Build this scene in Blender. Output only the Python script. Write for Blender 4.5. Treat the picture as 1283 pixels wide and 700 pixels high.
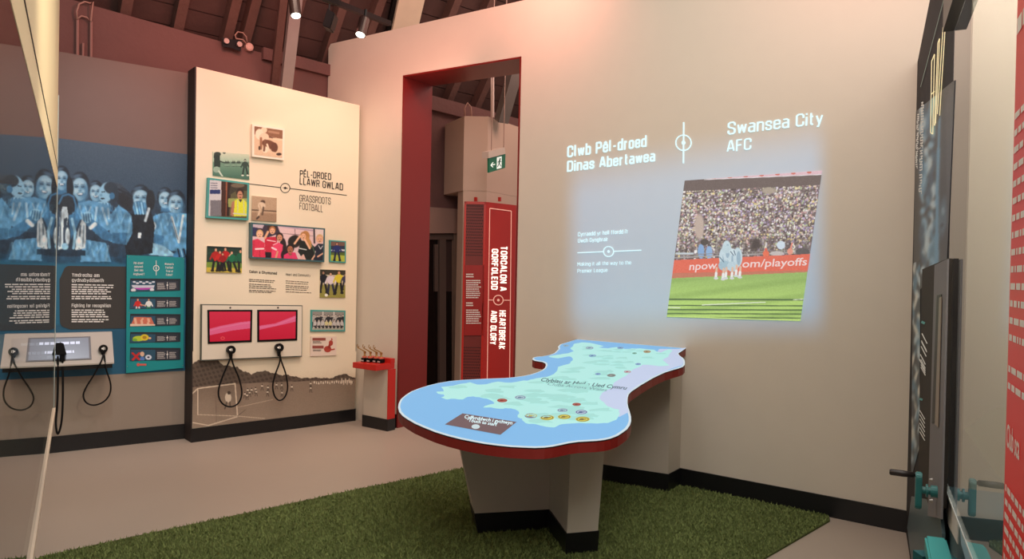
import bpy, bmesh, math, random
import numpy as np
from mathutils import Vector, Matrix
random.seed(4)
S = bpy.context.scene
for o in list(bpy.data.objects): bpy.data.objects.remove(o)
COL = S.collection

# ------------------------------------------------------------------ camera
EYE = 1.55; FPX = 890.0; PX0, PY0 = 641.5, 350.0
PITCH, ROLL = math.radians(-.44), math.radians(1.168)
_cp, _sp, _cr, _sr = math.cos(PITCH), math.sin(PITCH), math.cos(ROLL), math.sin(ROLL)
_f = np.array([0, _cp, _sp]); _u = np.array([0, -_sp, _cp]); _r = np.array([1., 0, 0])
RGT = _cr * _r + _sr * _u; UPV = -_sr * _r + _cr * _u; FWD = _f
CAM = np.array([0, 0, EYE])
cd = bpy.data.cameras.new('camera'); cam = bpy.data.objects.new('camera', cd); COL.objects.link(cam)
cd.sensor_width = 36; cd.lens = 36 * FPX / 1283; cd.clip_start = .02; cd.clip_end = 100
m4 = Matrix.Identity(4)
for i in range(3):
    m4[i][0] = RGT[i]; m4[i][1] = UPV[i]; m4[i][2] = -FWD[i]; m4[i][3] = CAM[i]
cam.matrix_world = m4
S.camera = cam

# ------------------------------------------------------------------ world, lights, exposure
S.view_settings.view_transform = 'Standard'; S.view_settings.look = 'None'
S.view_settings.exposure = 0.0; S.view_settings.gamma = 1
try: S.view_settings.use_curve_mapping = False
except Exception: pass
W = bpy.data.worlds.new('world'); S.world = W; W.use_nodes = True
W.node_tree.nodes['Background'].inputs[0].default_value = (.95, .86, .80, 1)
W.node_tree.nodes['Background'].inputs[1].default_value = .52

def light(name, kind, loc, target, power, color, **k):
    d = bpy.data.lights.new(name, kind); d.energy = power; d.color = color
    for a, b in k.items(): setattr(d, a, b)
    o = bpy.data.objects.new(name, d); COL.objects.link(o); o.location = loc
    o.rotation_euler = (Vector(target) - Vector(loc)).to_track_quat('-Z', 'Y').to_euler()
    return o
GRASS_TOP = (-2.15, 5.6, 4.2)
WARM = (1, .80, .60); PINK = (1, .34, .27); NEUT = (1, .915, .84)
light('hall_fill_over_table', 'AREA', (.5, 2.4, 4.7), (.7, 3.6, 0), 76, NEUT, shape='RECTANGLE', size=3.0, size_y=2.2)  # broad area light standing in for unseen track spots
light('hall_fill_behind_visitor', 'AREA', (.8, -.8, 4.2), (1.6, 5, 1.0), 100, NEUT, shape='RECTANGLE', size=2.5, size_y=1.5)  # another stand-in for track spots out of view
light('warm_spot_on_grassroots_panel', 'SPOT', (-1.25, 5.95, 4.3), (-2.1, 6.95, 2.85), 58, (1, .84, .62), spot_size=math.radians(66), spot_blend=1, shadow_soft_size=.05)
light('warm_spot_on_corner', 'SPOT', (-.4, 5.3, 4.2), (-1.6, 7.1, 1.4), 108, (1, .84, .66), spot_size=math.radians(72), spot_blend=1, shadow_soft_size=.06)
light('spot_on_mural', 'SPOT', (-2.4, 4.4, 4.3), (-3.4, 6.15, 1.7), 115, (.92, .94, 1), spot_size=math.radians(60), spot_blend=1, shadow_soft_size=.06)
light('red_roof_wash', 'AREA', (-1.2, 6.2, 3.3), (-2.2, 8.0, 6.0), 7, PINK, shape='DISK', size=1.4)
light('red_panel_wash', 'AREA', tuple(GRASS_TOP), (-2.75, 6.4, 3.2), 17, PINK, shape='DISK', size=.4)
light('red_wall_wash', 'AREA', (.0, 5.3, 4.15), (-.35, 7.2, 3.6), 16, PINK, shape='DISK', size=.5)
light('red_wall_wash_right', 'AREA', (1.7, 3.9, 4.2), (2.5, 4.5, 3.6), 7, PINK, shape='DISK', size=.3)
light('back_room_light', 'AREA', (.9, 7.4, 4.6), (-.2, 8.4, 1.8), 34, (1, .62, .5), shape='DISK', size=1.6)
light('floor_light_by_doorway', 'SPOT', (-1.4, 4.6, 4.3), (-1.8, 5.5, 0), 130, (1, .82, .66), spot_size=math.radians(80), spot_blend=1, shadow_soft_size=.1)
light('fill_inside_right_case', 'AREA', (1.50, 1.95, 2.9), (1.50, 1.95, 0), 28, NEUT, shape='RECTANGLE', size=.25, size_y=1.2)  # added fill that lifts the case interior
light('light_on_left_case_head', 'SPOT', (.2, 2.0, 4.0), (-1.9, 2.9, 2.6), 420, (1, .88, .66), spot_size=math.radians(50), spot_blend=1, shadow_soft_size=.06)

# ------------------------------------------------------------------ helpers
def ray(x, y): return (x - PX0) / FPX * RGT - (y - PY0) / FPX * UPV + FWD
def at(x, y, depth): return CAM + ray(x, y) * depth
def on_floor(x, y, z=0.):
    d = ray(x, y); return CAM + d * (z - EYE) / d[2]
class Frame:
    """a vertical plane: a runs along it, o out of it towards the room, z up"""
    def __init__(s, origin, yaw_deg):
        y = math.radians(yaw_deg); s.o = np.array([origin[0], origin[1], 0.])
        s.d = np.array([math.sin(y), math.cos(y), 0]); n = np.array([math.cos(y), -math.sin(y), 0])
        s.n = n if (CAM - s.o) @ n > 0 else -n
    def P(s, a, o, z): return s.o + s.d * a + s.n * o + np.array([0, 0, z])
    def at(s, x, y, o=0.):
        d = ray(x, y); p0 = s.o + s.n * o
        return CAM + d * ((p0 - CAM) @ s.n) / (d @ s.n)
    def az(s, x, y, o=0.):
        p = s.at(x, y, o); return (p - s.o) @ s.d, p[2]
MAIN = Frame((2.480, 4.389), -53.57)       # wall that carries the projection
GRASS = Frame((-2.812, 6.288), 48.86)      # panel with the framed photographs
MURAL = Frame((-2.892, 6.466), 54.52)      # blue mural
CASE_R = Frame((2.504 - .012, 4.429), 26.5)     # right hand display case line
_y = math.radians(-31.5)
CASE_L = Frame((0, 0), -31.5); CASE_L.n = np.array([math.cos(_y), -math.sin(_y), 0]); CASE_L.o = -CASE_L.n * .11

def lin(c):
    c = np.asarray(c, float) / 255.
    return np.where(c <= .04045, c / 12.92, ((c + .055) / 1.055) ** 2.4)
MATS = {}
def mat(name, c, rough=.6, metal=0., noise=0., scale=8., bump=0., bscale=60., emit=0., spec=.5, emitc=None):
    if name in MATS: return MATS[name]
    m = bpy.data.materials.new(name); m.use_nodes = True; nt = m.node_tree; b = nt.nodes['Principled BSDF']
    l = lin(c)
    if name.startswith('projected') or name.startswith('badge'): emitc = c; emit *= 1.12; l = l * .3   # dimmed base colour, projector light put in as emission
    b.inputs['Base Color'].default_value = (*l, 1)
    b.inputs['Roughness'].default_value = rough; b.inputs['Metallic'].default_value = metal
    b.inputs['Specular IOR Level'].default_value = spec
    tc = nt.nodes.new('ShaderNodeTexCoord')
    n = nt.nodes.new('ShaderNodeTexNoise'); n.inputs['Scale'].default_value = scale; n.inputs['Detail'].default_value = 4
    nt.links.new(tc.outputs['Object'], n.inputs['Vector'])
    r = nt.nodes.new('ShaderNodeMixRGB'); r.inputs[1].default_value = (*(l * (1 - max(noise, .015))), 1)
    r.inputs[2].default_value = (*np.minimum(1, l * (1 + max(noise, .015))), 1)
    nt.links.new(n.outputs['Fac'], r.inputs[0]); nt.links.new(r.outputs[0], b.inputs['Base Color'])
    if bump:
        n2 = nt.nodes.new('ShaderNodeTexNoise'); n2.inputs['Scale'].default_value = bscale; n2.inputs['Detail'].default_value = 3
        nt.links.new(tc.outputs['Object'], n2.inputs['Vector'])
        bp = nt.nodes.new('ShaderNodeBump'); bp.inputs['Strength'].default_value = bump; bp.inputs['Distance'].default_value = .02
        nt.links.new(n2.outputs['Fac'], bp.inputs['Height']); nt.links.new(bp.outputs[0], b.inputs['Normal'])
    if emit:
        b.inputs['Emission Color'].default_value = (*lin(emitc if emitc is not None else c), 1); b.inputs['Emission Strength'].default_value = emit
    MATS[name] = m; return m
def mat_print(name, emit=0., diffuse=1., rough=.45):
    """printed or shown picture: colours come from the mesh's own colour attribute"""
    if name in MATS: return MATS[name]
    m = bpy.data.materials.new(name); m.use_nodes = True; nt = m.node_tree; b = nt.nodes['Principled BSDF']
    a = nt.nodes.new('ShaderNodeAttribute'); a.attribute_name = 'Col'
    b.inputs['Roughness'].default_value = rough
    if diffuse < 1:
        x = nt.nodes.new('ShaderNodeVectorMath'); x.operation = 'SCALE'; x.inputs['Scale'].default_value = diffuse
        nt.links.new(a.outputs['Color'], x.inputs[0]); nt.links.new(x.outputs[0], b.inputs['Base Color'])
    else: nt.links.new(a.outputs['Color'], b.inputs['Base Color'])
    if emit:
        nt.links.new(a.outputs['Color'], b.inputs['Emission Color']); b.inputs['Emission Strength'].default_value = emit
    MATS[name] = m; return m
def mat_light_layer(name):
    """emissive layer in place of projector light: adds to the wall behind it"""
    m = bpy.data.materials.new(name); m.use_nodes = True; nt = m.node_tree; nt.nodes.clear()
    a = nt.nodes.new('ShaderNodeAttribute'); a.attribute_name = 'Col'
    e = nt.nodes.new('ShaderNodeEmission'); t = nt.nodes.new('ShaderNodeBsdfTransparent'); s = nt.nodes.new('ShaderNodeAddShader')
    o = nt.nodes.new('ShaderNodeOutputMaterial')
    nt.links.new(a.outputs['Color'], e.inputs[0]); nt.links.new(e.outputs[0], s.inputs[0]); nt.links.new(t.outputs[0], s.inputs[1]); nt.links.new(s.outputs[0], o.inputs[0])
    return m
def mat_glass(name, tint=(1, 1, 1), gain=1.):
    m = bpy.data.materials.new(name); m.use_nodes = True; nt = m.node_tree; nt.nodes.clear()
    fr = nt.nodes.new('ShaderNodeFresnel'); fr.inputs[0].default_value = 1.5
    g = nt.nodes.new('ShaderNodeNewGeometry')
    # two faces of the pane reflect together: 2R/(1+R)
    m2 = nt.nodes.new('ShaderNodeMath'); m2.operation = 'MULTIPLY'; m2.inputs[1].default_value = 2 * gain
    a1 = nt.nodes.new('ShaderNodeMath'); a1.operation = 'ADD'; a1.inputs[1].default_value = 1
    dv = nt.nodes.new('ShaderNodeMath'); dv.operation = 'DIVIDE'; dv.use_clamp = True
    nt.links.new(fr.outputs[0], m2.inputs[0]); nt.links.new(fr.outputs[0], a1.inputs[0])
    nt.links.new(m2.outputs[0], dv.inputs[0]); nt.links.new(a1.outputs[0], dv.inputs[1])
    nb = nt.nodes.new('ShaderNodeMath'); nb.operation = 'SUBTRACT'; nb.inputs[0].default_value = 1
    nt.links.new(g.outputs['Backfacing'], nb.inputs[1])
    mu = nt.nodes.new('ShaderNodeMath'); mu.operation = 'MULTIPLY'
    nt.links.new(dv.outputs[0], mu.inputs[0]); nt.links.new(nb.outputs[0], mu.inputs[1])
    t = nt.nodes.new('ShaderNodeBsdfTransparent'); t.inputs[0].default_value = (*tint, 1)
    gl = nt.nodes.new('ShaderNodeBsdfGlossy'); gl.inputs['Roughness'].default_value = 0.0
    mx = nt.nodes.new('ShaderNodeMixShader'); o = nt.nodes.new('ShaderNodeOutputMaterial')
    nt.links.new(mu.outputs[0], mx.inputs[0]); nt.links.new(t.outputs[0], mx.inputs[1]); nt.links.new(gl.outputs[0], mx.inputs[2]); nt.links.new(mx.outputs[0], o.inputs[0])
    return m

def rootloc(o):
    l = np.zeros(3)
    while o is not None: l = l + np.array(o.location); o = o.parent
    return l
def tag(o, label=None, cat=None, group=None, kind=None):
    if label: o['label'] = label
    if cat: o['category'] = cat
    if group: o['group'] = group
    if kind: o['kind'] = kind
    return o
def thing(name, base, label, cat, group=None, kind=None):
    o = bpy.data.objects.new(name, None); COL.objects.link(o); o.location = tuple(float(v) for v in base)
    o.empty_display_size = .1
    return tag(o, label, cat, group, kind)
def link(name, me, parent=None, m=None):
    o = bpy.data.objects.new(name, me); COL.objects.link(o)
    if parent is not None: o.parent = parent
    if m is not None: me.materials.append(m)
    return o
class MB:
    def __init__(s): s.v = []; s.f = []
    def add(s, vs, fs):
        b = len(s.v); s.v += [tuple(map(float, v)) for v in vs]; s.f += [tuple(i + b for i in f) for f in fs]; return s
    def prism(s, A, B):
        """closed solid between two outlines with equal vertex count"""
        n = len(A)
        return s.add(list(A) + list(B), [tuple(range(n)), tuple(range(2 * n - 1, n - 1, -1))] + [(i, i + n, (i + 1) % n + n, (i + 1) % n) for i in range(n)])
    def box(s, fr, a0, a1, o0, o1, z0, z1):
        return s.prism([fr.P(a0, o0, z0), fr.P(a1, o0, z0), fr.P(a1, o1, z0), fr.P(a0, o1, z0)], [fr.P(a0, o0, z1), fr.P(a1, o0, z1), fr.P(a1, o1, z1), fr.P(a0, o1, z1)])
    def slab(s, fr, pts, o0, o1):
        """outline measured on the plane at offset o1, thickness back to o0"""
        F_ = [fr.at(x, y, o1) for x, y in pts]; return s.prism(F_, [p - fr.n * (o1 - o0) for p in F_])
    def bar(s, p, q, w, h, up=(0, 0, 1)):
        p = np.array(p, float); q = np.array(q, float); d = (q - p) / np.linalg.norm(q - p)
        x = np.cross(d, np.array(up, float)); x /= np.linalg.norm(x); y = np.cross(x, d)
        c = [(-1, -1), (1, -1), (1, 1), (-1, 1)]
        return s.prism([p + x * w / 2 * i + y * h / 2 * j for i, j in c], [q + x * w / 2 * i + y * h / 2 * j for i, j in c])
    def tube(s, pts, r, n=8, closed=False):
        pts = [np.array(p, float) for p in pts]; N = len(pts); rings = []; ref = None
        rr = r if hasattr(r, '__len__') else [r] * N
        for i, p in enumerate(pts):
            t = pts[min(i + 1, N - 1)] - pts[max(i - 1, 0)]; t /= (np.linalg.norm(t) + 1e-9)
            if ref is None:
                ref = np.array([0, 0, 1.]) if abs(t[2]) < .9 else np.array([1., 0, 0])
            x = np.cross(t, ref); x /= (np.linalg.norm(x) + 1e-9); y = np.cross(x, t); ref = y
            rings.append([p + rr[i] * (math.cos(k * 2 * math.pi / n) * x + math.sin(k * 2 * math.pi / n) * y) for k in range(n)])
        vs = [v for g in rings for v in g]; fs = []
        for i in range(N - 1):
            for k in range(n): fs.append((i * n + k, i * n + (k + 1) % n, (i + 1) * n + (k + 1) % n, (i + 1) * n + k))
        fs.append(tuple(range(n - 1, -1, -1))); fs.append(tuple((N - 1) * n + k for k in range(n)))
        return s.add(vs, fs)
    def build(s, name, m, parent=None, bevel=0., smooth=False):
        L = rootloc(parent) if parent is not None else np.zeros(3)
        me = bpy.data.meshes.new(name); me.from_pydata([tuple(np.array(v) - L) for v in s.v], [], s.f); me.update()
        bm = bmesh.new(); bm.from_mesh(me); bmesh.ops.recalc_face_normals(bm, faces=bm.faces)
        if bevel: bmesh.ops.bevel(bm, geom=bm.edges[:], offset=bevel, segments=2, affect='EDGES', clamp_overlap=True)
        bm.to_mesh(me); bm.free()
        if smooth:
            for p in me.polygons: p.use_smooth = True
        return link(name, me, parent, m)
def flat(name, pts3, m, parent, normal=None):
    """a thin printed or projected patch"""
    L = rootloc(parent) if parent is not None else np.zeros(3)
    me = bpy.data.meshes.new(name); me.from_pydata([tuple(np.array(v) - L) for v in pts3], [], [tuple(range(len(pts3)))]); me.update()
    return link(name, me, parent, m)
def multi(name, polys, m, parent):
    L = rootloc(parent) if parent is not None else np.zeros(3)
    v = []; f = []
    for p in polys:
        f.append(tuple(range(len(v), len(v) + len(p)))); v += [tuple(np.array(q) - L) for q in p]
    me = bpy.data.meshes.new(name); me.from_pydata(v, [], f); me.update(); return link(name, me, parent, m)

# ---- pictures: a fine mesh whose vertices carry the printed colours
class Pic:
    def __init__(s, quad, nx, ny, bg):
        s.q = [np.array(c, float) for c in quad]; s.nx, s.ny = nx, ny
        u, v = np.meshgrid(np.linspace(0, 1, nx), np.linspace(0, 1, ny)); s.u = u.ravel(); s.v = v.ravel()
        TL, TR, BR, BL = s.q
        P = (TL[None] * ((1 - s.u) * (1 - s.v))[:, None] + TR[None] * (s.u * (1 - s.v))[:, None] + BR[None] * (s.u * s.v)[:, None] + BL[None] * ((1 - s.u) * s.v)[:, None])
        s.x, s.y = P[:, 0], P[:, 1]; s.c = np.tile(np.array(bg, float), (nx * ny, 1)); s.T = (0, 0, 1); s.rng = np.random.RandomState(3)
        s.alpha = np.ones(nx * ny)
    def t(s, ox, oy, k): s.T = (ox, oy, k); return s
    def _X(s): return (s.x - s.T[0]) * s.T[2], (s.y - s.T[1]) * s.T[2]
    def mix(s, m, col, op=1.):
        m = np.clip(m, 0, 1)[:, None] * op; s.c = s.c * (1 - m) + np.array(col, float)[None] * m; return s
    def ell(s, cx, cy, rx, ry, col, rot=0, soft=.15, op=1.):
        X, Y = s._X(); dx, dy = X - cx, Y - cy; c, n = math.cos(math.radians(rot)), math.sin(math.radians(rot))
        e = np.sqrt(((dx * c + dy * n) / rx) ** 2 + ((-dx * n + dy * c) / ry) ** 2)
        return s.mix((1 - e) / soft + .5, col, op)
    def poly(s, pts, col, op=1.):
        X, Y = s._X(); ins = np.zeros(len(X), bool); n = len(pts)
        for i in range(n):
            x1, y1 = pts[i]; x2, y2 = pts[(i + 1) % n]
            if y1 == y2: continue
            c = ((y1 > Y) != (y2 > Y)) & (X < (x2 - x1) * (Y - y1) / (y2 - y1) + x1); ins ^= c
        return s.mix(ins.astype(float), col, op)
    def line(s, x1, y1, x2, y2, w, col, op=1.):
        X, Y = s._X(); L2 = (x2 - x1) ** 2 + (y2 - y1) ** 2 + 1e-9
        t = np.clip(((X - x1) * (x2 - x1) + (Y - y1) * (y2 - y1)) / L2, 0, 1)
        d = np.hypot(X - x1 - t * (x2 - x1), Y - y1 - t * (y2 - y1)); return s.mix((w / 2 - d) / (w * .25 + .01) + .5, col, op)
    def path(s, pts, w, col, op=1.):
        for a, b in zip(pts[:-1], pts[1:]): s.line(*a, *b, w, col, op)
        return s
    def grad(s, c0, c1, y0, y1, mask=None):
        X, Y = s._X(); t = np.clip((Y - y0) / (y1 - y0), 0, 1)[:, None]
        g = np.array(c0, float) * (1 - t) + np.array(c1, float) * t
        if mask is None: mask = np.ones(len(X))
        mask = mask[:, None]; s.c = s.c * (1 - mask) + g * mask; return s
    def blur(s, n=1):
        for _ in range(n):
            g = s.c.reshape(s.ny, s.nx, 3); p = np.pad(g, ((1, 1), (1, 1), (0, 0)), 'edge')
            s.c = ((p[:-2, 1:-1] + p[2:, 1:-1] + p[1:-1, :-2] + p[1:-1, 2:] + 2 * g) / 6).reshape(-1, 3)
        return s
    def speck(s, amt, mask=None):
        n = s.rng.normal(0, amt, len(s.x))[:, None]; s.c = s.c + n * (1 if mask is None else mask[:, None]); return s
    def face(s, cx, cy, r, skin, hair, dark=None, soft=.2):
        """small printed head: hair, face, eyes, mouth"""
        dark = dark or tuple(v * .45 for v in skin)
        s.ell(cx, cy - r * .18, r * 1.08, r * 1.25, hair, soft=soft); s.ell(cx, cy + r * .15, r * .8, r * 1.02, skin, soft=soft)
        s.ell(cx - r * .32, cy, r * .16, r * .1, dark, soft=.5); s.ell(cx + r * .32, cy, r * .16, r * .1, dark, soft=.5)
        s.ell(cx, cy + r * .62, r * .32, r * .13, dark, soft=.5); return s
    def man(s, cx, top, h, skin, hair, shirt, legs, lean=0, boot=(30, 30, 30)):
        """small printed standing figure"""
        w = h * .13
        s.line(cx - w * .5, top + h * .5, cx - w * 1.1 + lean, top + h * .95, w * .75, legs); s.line(cx + w * .5, top + h * .5, cx + w * 1.2 + lean, top + h * .95, w * .75, legs)
        s.ell(cx - w * 1.1 + lean, top + h * .97, w * .6, w * .35, boot); s.ell(cx + w * 1.2 + lean, top + h * .97, w * .6, w * .35, boot)
        s.line(cx - w, top + h * .24, cx - w * 1.8, top + h * .48, w * .55, shirt); s.line(cx + w, top + h * .24, cx + w * 1.8, top + h * .48, w * .55, shirt)
        s.ell(cx, top + h * .34, w * 1.2, h * .2, shirt); s.ell(cx, top + h * .08, h * .065, h * .085, hair); s.ell(cx, top + h * .095, h * .05, h * .065, skin); return s
    def build(s, name, fr, off, m, parent, scale=1.):
        L = rootloc(parent) if parent is not None else np.zeros(3)
        d = ((s.x - PX0) / FPX)[:, None] * RGT - ((s.y - PY0) / FPX)[:, None] * UPV + FWD
        p0 = fr.o + fr.n * off; k = ((p0 - CAM) @ fr.n) / (d @ fr.n)
        V = CAM + d * k[:, None] - L
        idx = np.arange(s.nx * s.ny).reshape(s.ny, s.nx)
        Fc = np.stack([idx[:-1, :-1], idx[1:, :-1], idx[1:, 1:], idx[:-1, 1:]], -1).reshape(-1, 4)
        me = bpy.data.meshes.new(name); me.vertices.add(len(V)); me.vertices.foreach_set('co', V.ravel())
        me.loops.add(Fc.size); me.loops.foreach_set('vertex_index', Fc.ravel().astype(np.int32))
        me.polygons.add(len(Fc)); me.polygons.foreach_set('loop_start', np.arange(0, Fc.size, 4, dtype=np.int32)); me.update(calc_edges=True)
        ca = me.color_attributes.new('Col', 'FLOAT_COLOR', 'POINT')
        C4 = np.ones((len(V), 4)); C4[:, :3] = lin(np.clip(s.c, 0, 255)) * scale * s.alpha[:, None]; ca.data.foreach_set('color', C4.ravel())
        return link(name, me, parent, m)

# ---- lettering
# condensed square-shouldered lettering drawn stroke by stroke, like the signs in the hall
def _o(x0, y0, x1, y1, c=.12): return [(x0, y0 + c), (x0, y1 - c), (x0 + c, y1), (x1 - c, y1), (x1, y1 - c), (x1, y0 + c), (x1 - c, y0), (x0 + c, y0), (x0, y0 + c)]
XH = .72
GL = {
 'A': (.46, [[(0, 0), (.18, 1), (.28, 1), (.46, 0)], [(.06, .28), (.40, .28)]]),
 'B': (.44, [[(0, 0), (0, 1), (.3, 1), (.41, .9), (.41, .63), (.3, .53), (0, .53)], [(.3, .53), (.44, .42), (.44, .11), (.33, 0), (0, 0)]]),
 'C': (.42, [[(.42, .72), (.42, .89), (.32, 1), (.1, 1), (0, .89), (0, .11), (.1, 0), (.32, 0), (.42, .11), (.42, .28)]]),
 'D': (.42, [[(0, 0), (0, 1), (.31, 1), (.42, .89), (.42, .11), (.31, 0), (0, 0)]]),
 'E': (.36, [[(.36, 1), (0, 1), (0, 0), (.36, 0)], [(0, .52), (.32, .52)]]), 'F': (.36, [[(.36, 1), (0, 1), (0, 0)], [(0, .5), (.32, .5)]]),
 'G': (.42, [[(.42, .75), (.42, .89), (.32, 1), (.1, 1), (0, .89), (0, .11), (.1, 0), (.32, 0), (.42, .11), (.42, .48), (.24, .48)]]),
 'H': (.42, [[(0, 0), (0, 1)], [(.42, 0), (.42, 1)], [(0, .52), (.42, .52)]]), 'I': (.0, [[(0, 0), (0, 1)]]),
 'K': (.42, [[(0, 0), (0, 1)], [(.42, 1), (.04, .46), (.42, 0)]]), 'L': (.34, [[(0, 1), (0, 0), (.34, 0)]]),
 'M': (.54, [[(0, 0), (0, 1), (.27, .35), (.54, 1), (.54, 0)]]), 'N': (.42, [[(0, 0), (0, 1), (.42, 0), (.42, 1)]]), 'O': (.42, [_o(0, 0, .42, 1)]),
 'P': (.42, [[(0, 0), (0, 1), (.32, 1), (.42, .9), (.42, .55), (.32, .45), (0, .45)]]), 'R': (.42, [[(0, 0), (0, 1), (.31, 1), (.41, .9), (.41, .58), (.31, .48), (0, .48)], [(.24, .48), (.42, 0)]]),
 'S': (.40, [[(.40, .76), (.40, .89), (.3, 1), (.1, 1), (0, .89), (0, .66), (.08, .56), (.32, .46), (.40, .36), (.40, .11), (.3, 0), (.1, 0), (0, .11), (0, .24)]]),
 'T': (.42, [[(0, 1), (.42, 1)], [(.21, 1), (.21, 0)]]), 'U': (.42, [[(0, 1), (0, .11), (.1, 0), (.32, 0), (.42, .11), (.42, 1)]]),
 'W': (.62, [[(0, 1), (.13, 0), (.31, .95), (.49, 0), (.62, 1)]]), 'Y': (.42, [[(0, 1), (.21, .48), (.42, 1)], [(.21, .48), (.21, 0)]]),
 'a': (.34, [[(.03, .68), (.06, XH), (.25, XH), (.34, .64), (.34, 0)], [(.34, .42), (.09, .42), (0, .34), (0, .08), (.08, 0), (.24, 0), (.34, .08)]]),
 'b': (.35, [[(0, 1), (0, 0)], _o(0, 0, .35, XH, .08)]), 'c': (.33, [[(.33, .54), (.33, .64), (.25, XH), (.08, XH), (0, .64), (0, .08), (.08, 0), (.25, 0), (.33, .08), (.33, .18)]]),
 'd': (.35, [[(.35, 1), (.35, 0)], _o(0, 0, .35, XH, .08)]), 'e': (.34, [[(0, .38), (.34, .38), (.34, .64), (.26, XH), (.08, XH), (0, .64), (0, .08), (.08, 0), (.26, 0), (.34, .08), (.34, .14)]]),
 'f': (.22, [[(.22, 1), (.15, 1), (.08, .93), (.08, 0)], [(0, .7), (.2, .7)]]), 'g': (.35, [_o(0, 0, .35, XH, .08), [(.35, XH), (.35, -.16), (.27, -.24), (.04, -.24)]]),
 'h': (.34, [[(0, 1), (0, 0)], [(0, .62), (.1, XH), (.26, XH), (.34, .64), (.34, 0)]]), 'i': (.0, [[(0, 0), (0, .66)], [(0, .95), (0, .97)]]),
 'k': (.34, [[(0, 1), (0, 0)], [(.33, .72), (.03, .36), (.34, 0)]]), 'l': (.07, [[(0, 1), (0, .06), (.07, 0)]]), 'm': (.58, [[(0, XH), (0, 0)], [(0, .64), (.08, XH), (.22, XH), (.29, .64), (.29, 0)], [(.29, .64), (.37, XH), (.5, XH), (.58, .64), (.58, 0)]]),
 'n': (.34, [[(0, XH), (0, 0)], [(0, .62), (.1, XH), (.26, XH), (.34, .64), (.34, 0)]]), 'o': (.35, [_o(0, 0, .35, XH, .08)]),
 'p': (.35, [[(0, XH), (0, -.24)], _o(0, 0, .35, XH, .08)]), 'r': (.2, [[(0, XH), (0, 0)], [(0, .58), (.1, .70), (.2, .70)]]),
 's': (.31, [[(.31, .56), (.31, .64), (.23, XH), (.08, XH), (0, .64), (0, .48), (.06, .4), (.25, .33), (.31, .25), (.31, .08), (.23, 0), (.08, 0), (0, .08), (0, .16)]]),
 't': (.22, [[(.08, .94), (.08, .08), (.15, 0), (.22, 0)], [(0, .70), (.21, .70)]]), 'u': (.34, [[(0, XH), (0, .08), (.08, 0), (.24, 0), (.34, .1)], [(.34, XH), (.34, 0)]]),
 'w': (.5, [[(0, XH), (.11, 0), (.25, .68), (.39, 0), (.5, XH)]]), 'y': (.36, [[(0, XH), (.18, .04)], [(.36, XH), (.13, -.24), (.03, -.24)]]), 'v': (.34, [[(0, XH), (.17, 0), (.34, XH)]]),
 '-': (.24, [[(0, .42), (.24, .42)]]), "'": (.0, [[(0, 1), (0, .8)]]), ':': (.0, [[(0, .08), (0, .12)], [(0, .58), (0, .62)]]), '?': (.34, [[(0, .8), (0, .9), (.1, 1), (.25, 1), (.34, .9), (.34, .66), (.17, .48), (.17, .28)], [(.17, .0), (.17, .05)]]),
 ' ': (.12, [])}
GL['Ê'] = (.36, GL['E'][1] + [[(.06, 1.12), (.18, 1.26), (.30, 1.12)]]); GL['ê'] = (.34, GL['e'][1] + [[(.04, .84), (.17, .98), (.30, .84)]])
def sign_words(name, lines, place, m, parent, w=.14, gap=.09):
    """same arguments as words(), w is the stroke width in cap heights"""
    if len(lines) > 1:
        for ln in lines: sign_words(name, [ln], place, m, parent, w, gap)
        return
    L = rootloc(parent); polys = []
    for ln in lines:
        txt, (x0, y0), (x1, y1), cap = ln[:4]; up = ln[4] if len(ln) > 4 else (.014, -1.)
        x = 0; segs = []
        for ch in txt:
            wd, ps = GL[ch]
            k = (1 - w) # strokes kept inside the cap height
            for pl in ps: segs.append([(x + px_, w / 2 + py_ * k) for px_, py_ in pl])
            x += wd + gap + w
        tot = x - gap - w; xa, xb = -w / 2, tot + w / 2
        def M_(p):
            t = (p[0] - xa) / (xb - xa); h = p[1] * cap
            return place(x0 + (x1 - x0) * t + up[0] * h, y0 + (y1 - y0) * t + up[1] * h)
        for sg_ in segs:
            for i in range(len(sg_) - 1):
                a = np.array(sg_[i]); b_ = np.array(sg_[i + 1]); d = (b_ - a) / (np.linalg.norm(b_ - a) + 1e-9); n = np.array([-d[1], d[0]]) * w / 2
                e0 = w * (.5 if i == 0 and abs(d[0]) < .3 and False else .22) ; e0 = w * .22 if i else 0; e1 = w * .22 if i < len(sg_) - 2 else 0
                a2 = a - d * e0; b2 = b_ + d * e1
                if i == 0 and abs(d[0]) < .05: a2 = a - d * w / 2
                if i == len(sg_) - 2 and abs(d[0]) < .05: b2 = b_ + d * w / 2
                polys.append([M_(a2 + n), M_(a2 - n), M_(b2 - n), M_(b2 + n)])
    return multi(name, polys, m, parent)
def glyph_mesh(txt, bold, shear):
    c = bpy.data.curves.new('lettering', 'FONT'); c.body = txt; c.size = 1; c.offset = bold; c.shear = shear; c.resolution_u = 3
    o = bpy.data.objects.new('lettering', c); COL.objects.link(o)
    bpy.context.view_layer.update(); dg = bpy.context.evaluated_depsgraph_get()
    me = bpy.data.meshes.new_from_object(o.evaluated_get(dg)); bpy.data.objects.remove(o); bpy.data.curves.remove(c); return me
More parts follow.
